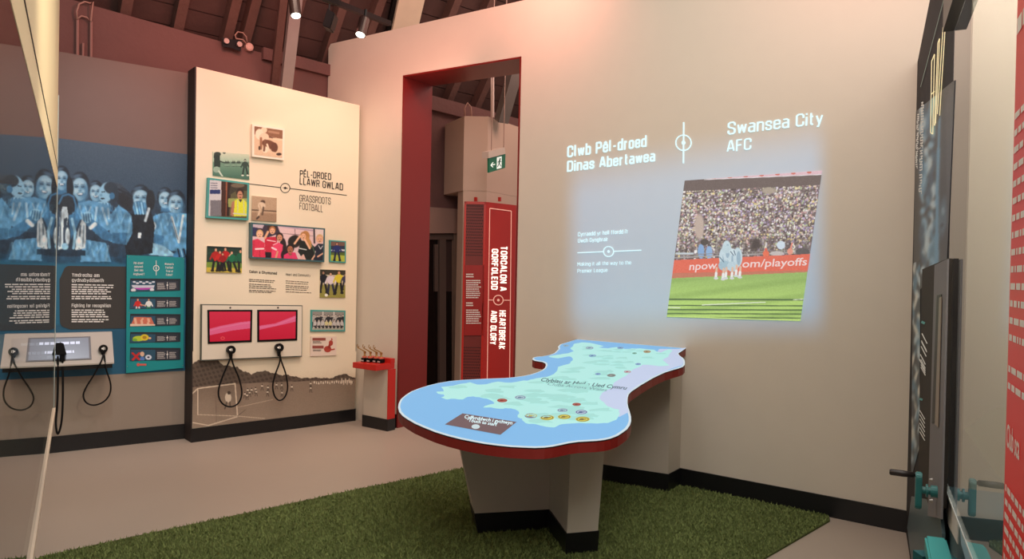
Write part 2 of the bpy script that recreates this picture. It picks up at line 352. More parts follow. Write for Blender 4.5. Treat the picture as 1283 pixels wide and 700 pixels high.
def words(name, lines, place, m, parent, bold=.012, shear=0.):
    """lines: (text, baseline left px, baseline right px, cap height px, (vertical px direction)); place maps px to a point"""
    if len(lines) > 1:
        for ln in lines: words(name, [ln], place, m, parent, bold, shear)
        return
    L = rootloc(parent); V = []; Fs = []
    for ln in lines:
        txt, (x0, y0), (x1, y1), cap = ln[:4]; up = ln[4] if len(ln) > 4 else (.014, -1.)
        g = glyph_mesh(txt, bold, shear); co = np.array([v.co[:] for v in g.vertices]); x_min, x_max = co[:, 0].min(), co[:, 0].max()
        b = len(V)
        for c in co:
            t = (c[0] - x_min) / (x_max - x_min); h = c[1] / .70 * cap
            V.append(tuple(np.array(place(x0 + (x1 - x0) * t + up[0] * h, y0 + (y1 - y0) * t + up[1] * h)) - L))
        for p in g.polygons: Fs.append(tuple(i + b for i in p.vertices))
        bpy.data.meshes.remove(g)
    me = bpy.data.meshes.new(name); me.from_pydata(V, [], Fs); me.update(); return link(name, me, parent, m)
def greek(name, quad, rows, place, m, parent, h=.5, ragged=.25, seed=1):
    """paragraph too small to read in the photograph: word-long dashes, px quad TL TR BR BL"""
    rg = random.Random(seed); TL, TR, BR, BL = [np.array(q, float) for q in quad]; polys = []
    Q = lambda u, v: TL * (1 - u) * (1 - v) + TR * u * (1 - v) + BR * u * v + BL * (1 - u) * v
    for r in rows if hasattr(rows, '__len__') else [(i + .5) / rows for i in range(rows)]:
        n = len(rows) if hasattr(rows, '__len__') else rows
        v0, v1 = r - h / 2 / n, r + h / 2 / n; u = 0; end = 1 - rg.random() * ragged
        while u < end - .02:
            w = min(rg.uniform(.05, .16), end - u); polys.append([place(*Q(u, v0)), place(*Q(u, v1)), place(*Q(u + w, v1)), place(*Q(u + w, v0))]); u += w + .02
    return multi(name, polys, m, parent)
def ring(cx, cy, r, w, place, n=36, ry=None, sk=0):
    ry = ry or r; out = []
    for i in range(n):
        a, b = 2 * math.pi * i / n, 2 * math.pi * (i + 1) / n
        f = lambda t, k: place(cx + (r * k) * math.cos(t), cy + (ry * k) * math.sin(t) + sk * math.cos(t))
        out.append([f(a, 1 - w / 2 / r), f(b, 1 - w / 2 / r), f(b, 1 + w / 2 / r), f(a, 1 + w / 2 / r)])
    return out
def disc(cx, cy, r, place, n=24, ry=None):
    ry = ry or r; return [place(cx + r * math.cos(2 * math.pi * i / n), cy + ry * math.sin(2 * math.pi * i / n)) for i in range(n)]
def stroke(x0, y0, x1, y1, w, place):
    d = np.array([x1 - x0, y1 - y0], float); n = np.array([-d[1], d[0]]) / np.linalg.norm(d) * w / 2
    return [place(x0 + n[0], y0 + n[1]), place(x1 + n[0], y1 + n[1]), place(x1 - n[0], y1 - n[1]), place(x0 - n[0], y0 - n[1])]

# ------------------------------------------------------------------ materials
wall_m = mat('painted_plasterboard', (216, 206, 190), .75, noise=.02, bump=.03, bscale=120)
cream_m = mat('cream_panel_paint', (236, 222, 196), .6, noise=.015)
grey_m = mat('warm_grey_paint', (196, 184, 168), .6, noise=.02)
black_m = mat('black_plinth_laminate', (22, 22, 24), .35, noise=.1)
red_m = mat('deep_red_lacquer', (120, 27, 23), .32, noise=.04)
redb_m = mat('bright_red_panel', (196, 38, 30), .35, noise=.03)
teal_m = mat('teal_paint', (26, 134, 140), .4, noise=.04)
tealf_m = mat('teal_frame_paint', (72, 158, 152), .45, noise=.04)
ink_m = mat('dark_ink', (58, 50, 44), .6)
white_ink = mat('white_ink', (240, 238, 232), .5)
whitelit = mat('projected_white', (216, 244, 250), .8, emit=.86)
wood_m = mat('old_roof_timber', (98, 68, 60), .8, noise=.25, scale=5, bump=.3, bscale=25)
board_m = mat('roof_boards', (78, 54, 49), .85, noise=.3, scale=4, bump=.3, bscale=20)
plaster_m = mat('old_wall_plaster', (112, 78, 74), .9, noise=.12, scale=3, bump=.3, bscale=18)
pale_m = mat('pale_painted_steel', (124, 116, 112), .6, noise=.1)
plastic_m = mat('black_plastic', (14, 14, 15), .45, spec=.22)
metal_m = mat('brushed_steel', (150, 148, 144), .35, metal=.8, noise=.05, scale=60)
print_m = mat_print('printed_picture')
screen_m = mat_print('lit_screen', emit=.7, diffuse=.15, rough=.2)
glass_m = mat_glass('case_glass', (.97, 1, .985))

# ------------------------------------------------------------------ floor and turf
fl = MB(); fl.prism([(-9, -3, 0), (9, -3, 0), (9, 14, 0), (-9, 14, 0)], [(-9, -3, -.1), (9, -3, -.1), (9, 14, -.1), (-9, 14, -.1)])
floor_m = mat('beige_vinyl_floor', (176, 163, 149), .42, noise=.035, scale=2.2, bump=.02, bscale=8)
tag(fl.build('floor', floor_m), kind='structure')
turf_m = mat('green_turf', (104, 117, 70), .95, noise=.3, scale=70, bump=.9, bscale=190, spec=.1)
tp = [on_floor(*p, z=.012) for p in [(50, 697), (170, 671), (300, 644), (440, 614), (580, 586)]]
tp += [MAIN.P(2.6, .02, .012), MAIN.P(1.52, .02, .012), MAIN.P(.45, .02, .012), on_floor(1040, 651, .012), on_floor(955, 700, .012), np.array([.62, 2.6, .012]), np.array([-2.3, 2.6, .012])]
b = MB(); b.prism(tp, [p - np.array([0, 0, .0115]) for p in tp])
turf = tag(b.build('turf_mat', turf_m), 'green artificial turf mat under the map table', 'carpet')
# tufts that stand up out of the mat, one object
blades_m = mat('green_turf_blades', (124, 138, 84), .9, noise=.35, scale=40, spec=.1)
poly2 = np.array([p[:2] for p in tp])
def inside(X, Y, P):
    r = np.zeros(len(X), bool)
    for i in range(len(P)):
        x1, y1 = P[i]; x2, y2 = P[(i + 1) % len(P)]
        if y1 != y2: r ^= ((y1 > Y) != (y2 > Y)) & (X < (x2 - x1) * (Y - y1) / (y2 - y1) + x1)
    return r
rg = np.random.RandomState(7); N = 150000
X = rg.uniform(-2.6, 2.3, N); Y = rg.uniform(2.9, 6.4, N); k = inside(X, Y, poly2); X, Y = X[k], Y[k]; n = len(X)
th = rg.uniform(0, 2 * np.pi, n); hh = rg.uniform(.008, .02, n); ww = rg.uniform(.003, .006, n); ln = rg.uniform(-.012, .012, (n, 2))
V = np.zeros((n, 3, 3)); V[:, 0] = np.stack([X - np.cos(th) * ww, Y - np.sin(th) * ww, np.full(n, .011)], 1); V[:, 1] = np.stack([X + np.cos(th) * ww, Y + np.sin(th) * ww, np.full(n, .011)], 1)
V[:, 2] = np.stack([X + ln[:, 0], Y + ln[:, 1], .012 + hh], 1)
me = bpy.data.meshes.new('turf_blades'); me.vertices.add(3 * n); me.vertices.foreach_set('co', V.ravel()); me.loops.add(3 * n); me.loops.foreach_set('vertex_index', np.arange(3 * n, dtype=np.int32))
me.polygons.add(n); me.polygons.foreach_set('loop_start', np.arange(0, 3 * n, 3, dtype=np.int32)); me.update(calc_edges=True)
tag(link('turf_blades', me, turf, blades_m), kind='stuff')

# ------------------------------------------------------------------ main wall with the red portal
A0, A1 = 3.03, 4.47; ZL = 3.47
out = [(-4.2, 0), (A0, 0), (A0, 3.44), (A1, 3.49), (A1, 0), (5.62, 0), (5.62, 4.0), (-4.2, 3.72)]
b = MB(); b.prism([MAIN.P(a, 0, z) for a, z in out], [MAIN.P(a, -.4, z) for a, z in out])
tag(b.build('wall_back', wall_m), kind='structure')
b = MB(); b.box(MAIN, A1 - .015, A1 + .001, -.405, .004, 0, 3.485); b.box(MAIN, A0 - .001, A0 + .015, -.405, .004, 0, 3.44)
b.prism([MAIN.P(A0, -.405, 3.425), MAIN.P(A1, -.405, 3.475), MAIN.P(A1, .004, 3.475), MAIN.P(A0, .004, 3.425)], [MAIN.P(A0, -.405, 3.441), MAIN.P(A1, -.405, 3.491), MAIN.P(A1, .004, 3.491), MAIN.P(A0, .004, 3.441)])
tag(b.build('trim_1', red_m), kind='structure')
def base_run(name, fr, a0, a1, o=.012, h=.135):
    return tag(MB().box(fr, a0, a1, 0, o, 0, h).build(name, black_m), kind='structure')
base_run('baseboard_back', MAIN, -4.1, 1.50)
base_run('baseboard_back_left', MAIN, A1, 4.84)

# plaster wall of the old building behind the panels, its top timber, and roof
b = MB(); b.prism([GRASS.P(-4, -.6, 0), GRASS.P(9, -.6, 0), GRASS.P(9, -.6, 3.30), GRASS.P(-4, -.6, 4.02)], [GRASS.P(-4, -.9, 0), GRASS.P(9, -.9, 0), GRASS.P(9, -.9, 3.30), GRASS.P(-4, -.9, 4.02)])
tag(b.build('wall_left', plaster_m), kind='structure')
wl = bpy.data.objects['wall_left']
b = MB(); b.prism([GRASS.P(.80, -.6, 3.68), GRASS.P(1.95, -.6, 3.64), GRASS.P(1.95, -.6, 3.76), GRASS.P(.80, -.6, 3.80)], [GRASS.P(.80, -.54, 3.68), GRASS.P(1.95, -.54, 3.64), GRASS.P(1.95, -.54, 3.76), GRASS.P(.80, -.54, 3.80)])
b.build('wall_plate', plaster_m, wl)
TH = math.radians(52)
def roof(a, s, lift=0.): # on the slope, s up the slope, lift downward into the room
    return GRASS.P(a, -.95 + s * math.cos(TH) + lift * math.sin(TH), 3.72 + s * math.sin(TH) - lift * math.cos(TH))
b = MB(); b.prism([roof(-7, -.3), roof(9, -.3), roof(9, 5.2), roof(-7, 5.2)], [roof(-7, -.3, -.05), roof(9, -.3, -.05), roof(9, 5.2, -.05), roof(-7, 5.2, -.05)])
ceil = tag(b.build('ceiling', board_m), kind='structure')
for i in range(26):
    s0 = -.2 + i * .205; lf = .012 + random.uniform(0, .012); g = .012
    MB().prism([roof(-7, s0 + g, 0), roof(9, s0 + g, 0), roof(9, s0 + .205, 0), roof(-7, s0 + .205, 0)], [roof(-7, s0 + g, lf), roof(9, s0 + g, lf), roof(9, s0 + .205, lf), roof(-7, s0 + .205, lf)]).build('board', board_m, ceil)
for a in [-1.9, -1.4, -.95, -.48, -.02, .44, .62, 1.05, 1.5, 1.9, 2.35, 2.8, 3.25, 3.7, 4.15, 4.6, 5.05, 5.5, 5.95, 6.4, 6.85, 7.3]:
    w = .09; MB().prism([roof(a, -.2, .02), roof(a + w, -.2, .02), roof(a + w, 5.1, .02), roof(a, 5.1, .02)], [roof(a, -.2, .15), roof(a + w, -.2, .15), roof(a + w, 5.1, .15), roof(a, 5.1, .15)]).build('rafter', wood_m, ceil)
# pale steel posts of the roof truss
b = MB(); b.bar(at(355, 140, 7.15), at(374, -30, 6.7), .105, .09); tag(b.build('truss_post', pale_m), 'pale painted roof post rising behind the cream photo panel', 'roof post')
b = MB(); b.bar(at(342, 118, 7.35), at(358, -30, 6.9), .07, .09); tag(b.build('truss_post', wood_m), 'dark brown timber roof post just left of the pale post', 'roof post')
b = MB(); b.bar(at(501, 60, 8.1), at(521, -30, 7.6), .28, .10); tag(b.build('truss_beam', mat('lit_beam_tone', (226, 210, 184), .6, noise=.08)), 'wide pale lit roof beam rising over the top edge of the white wall', 'roof beam')  # lamp light on the wide beam is put into its lighter colour
b = MB(); b.bar(at(486, 45, 8.0), at(502, -30, 7.6), .07, .07); tag(b.build('truss_beam', plastic_m), 'narrow black roof rail along the wide pale beam', 'roof beam')
# ------------------------------------------------------------------ room beyond the portal
for x0, y0, x1, y1 in [(634, 160, 655, 85)]:
    tag(MB().bar(at(x0 - 6, y0 - 8, 8.3), at(x1, y1 - 30, 7.9), .13, .12).build('truss_brace', pale_m), 'slanting pale roof brace seen through the top of the doorway', 'roof beam')
b = MB(); b.prism([GRASS.P(2.3, -.6, 3.53), GRASS.P(5.6, -.6, 3.40), GRASS.P(5.6, -.6, 3.56), GRASS.P(2.3, -.6, 3.70)], [GRASS.P(2.3, -.52, 3.53), GRASS.P(5.6, -.52, 3.40), GRASS.P(5.6, -.52, 3.56), GRASS.P(2.3, -.52, 3.70)]); b.build('wall_plate', plaster_m, wl)
# doorway beyond: header box, frame, glazed door
dr = MB().slab(GRASS, [(520, 258), (578, 262), (577.5, 292), (519, 292)], -.6, -.45)
dr = tag(dr.build('door_1', mat('door_header_paint', (140, 112, 102), .7)), kind='structure')
dk = mat('dark_door_glass', (20, 14, 14), .2); fm = mat('grey_brown_door_frame', (84, 68, 62), .6)
dl = mat('brown_door_upper_panel', (58, 42, 40), .5)
for nm, x0, x1, y0, y1, dep, m in [('door_frame', 532, 571, 292, 300, 11.0, fm), ('door_leaf', 532, 552, 298, 486, 11.15, dk), ('door_handle', 545, 549, 306, 365, 11.05, fm), ('door_post', 551, 559, 298, 486, 11.0, fm), ('door_leaf', 559, 570, 300, 365, 11.15, dl), ('door_leaf', 559, 570, 365, 486, 11.15, dk), ('door_post', 569, 577.5, 262, 486, 10.95, mat('door_jamb_paint', (128, 104, 92), .7))]:
    o_ = -.5 - (dep - 11.0) * .3; MB().slab(GRASS, [(x0, y0), (x1, y0), (x1, y1), (x0, y1)], o_ - .05, o_).build(nm, m, dr)
# white boxed column
def V2(p, z): return np.array([p[0], p[1], z])
KD = .84
pA, pB, pC, pD = at(556.9, 200, 8.72), at(580.8, 200, 9.80 * KD), at(610.5, 200, 9.80 * KD), at(665, 200, 10.75 * KD)
pE, pF = at(665, 200, 9.3), at(562, 200, 8.8); pA2 = at(572.6, 300, 8.42)
zt = at(611, 146, 9.8 * KD)[2]; zo = at(556, 243.8, 8.72)[2]
colm = mat('column_paint', (206, 178, 160), .7)
b = MB(); top = [pA, pB, pC, pD, pE, pF]; b.prism([V2(p, zo) for p in top], [V2(p, zt) for p in top])
low = [pA2, pB + np.array([.004, .004, 0]), pC + np.array([0, .004, 0]), pD + np.array([0, .004, 0]), pE, at(574, 300, 8.8)]; b.prism([V2(p, 0) for p in low], [V2(p, zo) for p in low])
o = b.build('boxed_column', colm); tag(o, 'white angular boxed-in column beyond the red doorway', 'column')
# red graphic display fixed in front of it
base = V2((pB + pC) / 2, 0); rd = thing('graphic_display', base, 'red folded graphic display with white vertical title beyond the doorway', 'sign')
off = np.array([.01, -.14, 0]); zc = at(608, 252.8, 9.66 * KD)[2]; zb = .06
qL, qM, qR = pB + off + np.array([.0, .0, 0]), pC + off + np.array([-.03, 0, 0]), at(645, 300, 10.10)
qL = at(581.0, 300, 9.66 * KD); qM = at(608, 300, 9.66 * KD); qR = at(645.5, 300, 10.05 * KD)
bk = np.array([.03, .08, 0])
mesh_m = mat('perforated_red_metal', (120, 40, 36), .5)
b = MB(); b.prism([V2(qL, zb), V2(qM, zb), V2(qM, zc), V2(qL, zc)], [V2(qL + bk, zb), V2(qM + bk, zb), V2(qM + bk, zc), V2(qL + bk, zc)]); pl = b.build('perforated_side', mesh_m, rd)
b = MB(); b.prism([V2(qM, zb), V2(qR, zb), V2(qR, zc), V2(qM, zc)], [V2(qM + bk, zb), V2(qR + bk, zb), V2(qR + bk, zc), V2(qM + bk, zc)]); b.build('title_panel', mat('lit_red_panel', (176, 30, 22), .35, emit=.08), rd)
FL = Frame(qL[:2], math.degrees(math.atan2(*(qM - qL)[:2]))); FR_ = Frame(qM[:2], math.degrees(math.atan2(*(qR - qM)[:2])))
# perforation: rows of dark holes, one joined part
polys = []
LW = np.linalg.norm((qM - qL)[:2])
for j in range(96):
    z = zc - .05 - j * .033
    if z < zb + .04 or 1.75 > z - 0 > .72: continue
    for i in range(9):
        a = .02 + (i + .5 * (j % 2)) * (LW - .04) / 9.2; r = .009
        polys.append([FL.P(a, .003, z - r), FL.P(a + r * 1.1, .003, z), FL.P(a, .003, z + r), FL.P(a - r * 1.1, .003, z)])
tag(multi('perforations', polys, mat('perforation_dark', (60, 16, 16), .6), rd), kind='stuff')
b = MB(); b.box(FL, 0, .022, 0, .012, zb, zc); b.box(FL, LW - .022, LW, 0, .012, zb, zc); b.box(FL, 0, LW, 0, .012, zc - .03, zc); b.build('side_frame', redb_m, rd)
pf = lambda x, y: FL.at(x, y, .006); b = MB(); b.slab(FL, [(582, 332), (606.5, 332), (606.5, 420), (581.5, 420)], .001, .012); tb = b.build('text_plate', mat('dark_red_plate', (158, 28, 26), .4), rd)
pf = lambda x, y: FL.at(x, y, .014)
greek('heading_print', [(584, 342), (594, 342), (594, 348), (584, 348)], 2, pf, white_ink, tb, seed=3); greek('body_print', [(584, 350), (603, 350), (603, 374), (584, 374)], 9, pf, white_ink, tb, seed=4)
greek('heading_print', [(584, 378), (594, 378), (594, 384), (584, 384)], 2, pf, white_ink, tb, seed=5); greek('body_print', [(584, 387), (603, 387), (603, 406), (584, 406)], 7, pf, white_ink, tb, seed=6)
pr = lambda x, y: FR_.at(x, y, .006); lit = mat('lit_lettering', (255, 250, 235), .5, emit=.9)
ol = [(613.7, 260.8), (640.6, 264.2), (638.2, 500), (610, 500)]
multi('outline_print', [stroke(*ol[0], *ol[1], 1, pr), stroke(*ol[1], *ol[2], .9, pr), stroke(*ol[0], *ol[3], .9, pr), stroke(612, 375.6, 617.8, 375.7, .9, pr), stroke(630.6, 375.9, 639.3, 376, .9, pr), disc(624.4, 375.8, 1.6, pr)] + ring(624.4, 375.8, 6, 1.1, pr), mat('pale_outline_ink', (250, 190, 170), .5, emit=.35), rd)
rt = (1., .02)
sign_words('title_lettering', [('TORCALON A', (627.5, 308), (626.2, 364.5), 8.4, rt), ('GORFOLEDD', (616.2, 311.5), (615.4, 362.8), 8.2, rt), ('HEARTBREAK', (625.8, 388.6), (624.8, 437.4), 8, rt), ('AND GLORY', (615, 388.9), (614, 431.6), 7.8, rt)], pr, lit, rd, w=0.19)
for x in (596, 626): MB().bar(at(x, 252, 8.17), at(x, 247, 8.17), .03, .03).build('fixing_clip', redb_m, rd)
# exit sign hanging in front
c0 = at(622, 204, 7.75); ES = Frame(c0[:2], 35.); ES = Frame(c0[:2], math.degrees(math.atan2(*(at(633, 200, 7.95) - at(612.7, 200, 7.6))[:2])))
ex = thing('exit_sign', c0 - np.array([0, 0, .13]), 'green and white hanging exit sign with running figure and left arrow', 'sign')
MB().slab(ES, [(612.7, 198), (633.4, 192.6), (632.9, 210.2), (612.7, 216.3)], -.02, 0).build('sign_face', mat('exit_green', (10, 92, 60), .4, emit=.25), ex)
MB().slab(ES, [(612.2, 190), (632.2, 184.4), (633.4, 192.6), (612.5, 198)], -.06, .02).build('lamp_housing', mat('white_housing', (214, 196, 182), .5), ex)
pe = lambda x, y: ES.at(x, y, .004); ew = mat('exit_white', (240, 250, 240), .4, emit=.5)
multi('arrow_symbol', [stroke(615.2, 207, 620.5, 205.6, 1.1, pe), stroke(615, 207, 618, 203.2, 1.1, pe), stroke(615, 207, 617.8, 209.4, 1.1, pe)], ew, ex)
multi('door_symbol', [[pe(622.6, 197.2), pe(628.6, 195.6), pe(628.4, 210), pe(622.4, 211.8)]], ew, ex)
gk = mat('exit_figure_green', (8, 70, 48), .5)
pe2 = lambda x, y: ES.at(x, y, .007)
multi('running_figure', [disc(626.6, 199, 1, pe2), stroke(626.2, 200, 625.4, 204.5, 1.7, pe2), stroke(625.4, 204.4, 623.4, 209, .9, pe2), stroke(625.4, 204.4, 628, 208.4, .9, pe2), stroke(626, 201, 623.3, 203.4, .7, pe2), stroke(626.2, 201, 628.2, 203, .7, pe2)], gk, ex)
for x, y in ((615.6, 190), (631, 185.5)):
    p = ES.at(x, y, -.02); MB().tube([p, p + np.array([0, 0, 2.2])], .006, 6).build('hanging_wire', mat('pale_wire', (170, 140, 128), .5), ex)
MB().tube([at(616.9, 147, 8.45), at(616.9, 60, 8.45)], .022, 8).build('hanging_rod', mat('white_rod', (225, 205, 195), .5), None)
tag(bpy.data.objects['hanging_rod'], 'white vertical rod rising from the top of the boxed column', 'rod')
b = MB(); b.tube([at(583, 147, 8.45), at(582, 135, 8.45), at(586, 129, 8.45), at(590, 134, 8.45), at(591, 149, 8.45)], .012, 6)
tag(b.build('cable_loop', mat('pale_cable', (170, 130, 118), .6), None, smooth=True), 'pale cable loop standing on top of the boxed column', 'cable')

# ------------------------------------------------------------------ cream photo panel (grassroots)
gp = thing('photo_display', GRASS.P(.8, -.1, 0), 'cream full-height display panel with grassroots football heading and framed photographs', 'display panel')
fo = [(246.2, 83.7), (450.6, 132), (444, 513), (241, 537)]
gl = [GRASS.az(*p) for p in fo]; gl[2] = (gl[2][0], 0.); gl[3] = (gl[3][0], 0.); gl[1] = (gl[1][0] + .0, gl[1][1])
MB().prism([GRASS.P(a, 0, z) for a, z in gl], [GRASS.P(a, -.2, z) for a, z in gl]).build('panel_board', cream_m, gp)
MB().prism([GRASS.P(gl[3][0], 0, 0), GRASS.P(gl[0][0], 0, gl[0][1]), GRASS.P(gl[0][0], -.2, gl[0][1]), GRASS.P(gl[3][0], -.2, 0)], [GRASS.P(gl[3][0] - .012, 0, 0), GRASS.P(gl[0][0] - .012, 0, gl[0][1]), GRASS.P(gl[0][0] - .012, -.2, gl[0][1]), GRASS.P(gl[3][0] - .012, -.2, 0)]).build('panel_edge', mat('dark_panel_edge', (44, 34, 32), .6), gp)
MB().box(GRASS, gl[3][0] - .012, gl[2][0] + .01, -.2, .012, 0, .122).build('kick_board', black_m, gp)
pg = lambda x, y: GRASS.at(x, y, .0025)
# landscape print at the foot of the panel
L = Pic([(252 - 10.6, 440), (446.5, 440), (444, 512.6), (241.3, 536.2)], 330, 150, (236, 222, 196)); L.t(240, 430, 6.11)
Xp, Yp = L._X()
tn = np.array([math.sin(x * .031) * 9 + math.sin(x * .083 + 1) * 6 + math.sin(x * .21) * 3 for x in Xp])
ttop = np.interp(Xp, [0, 60, 140, 200, 260, 300, 400, 460, 540, 640, 700, 800, 900, 960, 1080, 1130, 1180, 1250], [150, 120, 92, 130, 165, 170, 215, 225, 215, 225, 240, 258, 262, 268, 260, 242, 238, 262]) + tn * np.interp(Xp, [0, 900, 1250], [1, .5, .4])
hz = np.interp(Xp, [0, 400, 700, 1250], [335, 305, 295, 275])
L.mix(np.clip((Yp - (ttop - 60)) / 120, 0, 1), (205, 186, 160), .5)
L.mix((Yp > ttop).astype(float), (98, 84, 73)); L.mix(((Yp > ttop) * (np.sin(Xp * .11 + Yp * .05) * np.sin(Yp * .13 - Xp * .07) > .2)).astype(float), (72, 61, 53), .8)
L.mix((Yp > hz).astype(float), (150, 132, 114)); L.grad((138, 121, 105), (156, 139, 122), 300, 600, (Yp > hz).astype(float))
L.mix(((Yp > hz) & (Yp < hz + 130) & (Xp < 420)).astype(float) * np.clip(1 - (Yp - hz) / 130, 0, 1), (120, 102, 88), .6)
L.mix((Yp > hz).astype(float) * (np.sin(Yp * .5 + np.sin(Xp * .02) * 4) > .3), (160, 138, 118), .3)
L.path([(5, 385), (48, 345), (333, 308), (352, 555)], 9, (226, 208, 184)); L.path([(48, 345), (48, 545)], 9, (226, 208, 184)); L.path([(5, 605), (130, 628), (352, 560)], 8, (226, 208, 184)); L.path([(48, 545), (352, 556), (560, 575)], 5, (214, 196, 172)); L.path([(352, 556), (410, 510)], 5, (110, 94, 82)); L.line(350, 490, 620, 430, 4, (200, 180, 158))
L.ell(280, 415, 24, 38, (222, 206, 184)); L.ell(287, 378, 13, 14, (70, 58, 50)); L.line(270, 450, 255, 500, 10, (90, 76, 66)); L.line(293, 450, 295, 480, 10, (90, 76, 66)); L.line(185, 400, 190, 600, 5, (130, 112, 98))
for x, y in [(408, 395), (430, 365), (425, 405), (445, 385), (460, 365), (490, 358), (495, 378), (540, 335), (585, 345), (582, 380), (650, 325), (690, 328), (768, 340), (692, 385), (912, 315), (912, 350)]:
    L.ell(x, y - 8, 7, 9, (225, 212, 192)); L.ell(x, y - 19, 5, 6, (70, 58, 50)); L.line(x - 3, y, x - 8, y + 24, 6, (92, 78, 68)); L.line(x + 3, y, x + 9, y + 24, 6, (92, 78, 68))
for x in range(940, 1240, 17): L.ell(x, 298 + (x % 5) * 2 - (x - 940) * .03, 5, 10, (228, 214, 194)); L.ell(x + 7, 300, 3, 7, (96, 82, 72))
for i in range(6): L.ell(1150 + i * 14, 285 + (i % 2) * 14, 5, 20, (216, 200, 180))
L.speck(3, (Yp > hz - 80).astype(float)); L.build('landscape_print', GRASS, .0025, print_m, gp)
# heading
sign_words('welsh_heading', [('PÊL-DROED', (375.6, 221.5), (415, 225.6), 8.6), ('LLAWR GWLAD', (375.4, 231), (429.8, 238.8), 9.)], pg, ink_m, gp, w=0.145)
sign_words('english_heading', [('GRASSROOTS', (375.2, 252.2), (414.4, 256.2), 8.6), ('FOOTBALL', (375.2, 262), (404.6, 265.9), 8.6)], pg, mat('soft_ink', (96, 84, 74), .6), gp, w=0.11)
multi('centre_line_print', [stroke(312, 230.2, 351.6, 234.8, .9, pg), stroke(363.2, 236.1, 434.5, 244.6, .9, pg), disc(357.4, 235.4, 1.5, pg), stroke(354.5, 235, 360.5, 235.8, .7, pg)] + ring(357.4, 235.4, 5.8, .9, pg), ink_m, gp)
sign_words('caption_heading', [('Calon a Chymuned', (312.3, 341.6), (347, 344), 3.4)], pg, ink_m, gp, w=0.16)
sign_words('caption_heading', [('Heart and Community', (358, 345), (389, 346.6), 3.2)], pg, mat('soft_ink', (96, 84, 74)), gp, w=0.11)
sf = mat('soft_ink', (96, 84, 74))
greek('caption_print', [(312, 348), (346, 350), (348, 367.5), (312, 366)], [.1, .22, .42, .55, .68, .85, .96], pg, sf, gp, h=.38, seed=8)
greek('caption_print', [(358, 350), (390, 352), (392, 368.5), (358, 367)], [.1, .25, .45, .58, .72, .9], pg, sf, gp, h=.3, seed=9)
# framed and unframed photographs, each its own thing
def photo(name, q, prd, lab, frame=None, fw=2.2, grp=None, backm=None):
    a = np.mean([GRASS.at(*p) for p in q], 0); t = thing(name, GRASS.at((q[2][0] + q[3][0]) / 2, (q[2][1] + q[3][1]) / 2, prd / 2), lab, 'photograph')
    MB().slab(GRASS, q, .001, prd).build('mount_board', frame or backm or cream_m, t)
    if frame:
        c = np.mean(np.array(q), 0); w = q[1][0] - q[0][0]; h = q[3][1] - q[0][1]
        qi = [(c[0] + (x - c[0]) * (1 - 2 * fw / w), c[1] + (y - c[1]) * (1 - 2 * fw / h)) for x, y in q]
    else: qi = q
    return t, qi, prd + .0015
nat = (150, 110, 90)
# 1 white framed sepia: keeper kneeling over a ball
t, q, o1 = photo('framed_photo', [(316.2, 155), (356.8, 161), (356, 200.7), (316, 196)], .035, 'white-framed sepia photo of a keeper crouching over a ball, topmost on the panel', mat('white_frame', (240, 232, 214), .5), 2.6)
p = Pic(q, 90, 90, (222, 192, 160)); p.t(255, 150, 7.78)
p.poly([(480, 60), (800, 100), (800, 190), (480, 140)], (132, 92, 66)).line(640, 115, 730, 130, 22, (170, 132, 104)).line(600, 160, 800, 205, 9, (84, 54, 38)).line(680, 185, 800, 200, 16, (230, 206, 176))
p.ell(590, 100, 30, 30, (236, 210, 180)).ell(545, 140, 40, 52, (240, 224, 200)).ell(590, 170, 48, 42, (232, 206, 178)).ell(640, 240, 75, 40, (110, 66, 44), 20).ell(690, 270, 34, 48, (100, 58, 38)).ell(600, 290, 30, 32, (240, 224, 200)).line(560, 180, 560, 280, 22, (150, 104, 76)).line(600, 200, 590, 300, 20, (120, 80, 58)).line(640, 310, 730, 335, 20, (226, 196, 164)).ell(735, 335, 26, 13, (60, 38, 28)).ell(545, 275, 10, 20, (70, 42, 30)).line(620, 240, 640, 300, 18, (236, 214, 188))
p.blur(1).speck(6).build('printed_photo', GRASS, o1, print_m, t)
# 2 teal cut-out
t, q, o1 = photo('photo_cutout', [(266.6, 189.6), (312.3, 193.3), (312.3, 225), (266.6, 219.5)], .008, 'green-tinted photo cutout of players heading a ball on a field', None, backm=mat('green_cutout_edge', (150, 180, 160)))
p = Pic(q, 100, 70, (214, 216, 190)); p.t(255, 150, 7.78); p.grad((216, 218, 192), (156, 190, 166), 310, 420)
X_, Y_ = p._X(); p.mix((Y_ > 425 + (X_ - 100) * .03).astype(float), (104, 146, 122)); p.grad((112, 152, 128), (62, 104, 88), 430, 580, (Y_ > 425 + (X_ - 100) * .03).astype(float))
p.mix((Y_ > 408) * (Y_ < 432) * 1., (96, 128, 110), .7)
for x in (218, 240, 285, 300, 335, 350): p.man(x, 395, 62, (150, 160, 140), (40, 56, 50), (52, 74, 66), (130, 160, 140))
p.ell(135, 335, 34, 22, (46, 60, 54)).poly([(100, 345), (160, 345), (165, 460), (105, 470)], (34, 52, 48)).ell(128, 485, 34, 30, (150, 176, 158)).line(150, 500, 190, 560, 16, (200, 214, 196)).ell(202, 318, 15, 15, (80, 102, 90)).line(150, 400, 205, 420, 12, (46, 64, 56))
p.man(405, 382, 165, (160, 168, 150), (34, 50, 46), (48, 70, 62), (32, 52, 48), boot=(220, 226, 210)); p.speck(4).build('printed_photo', GRASS, o1, print_m, t)
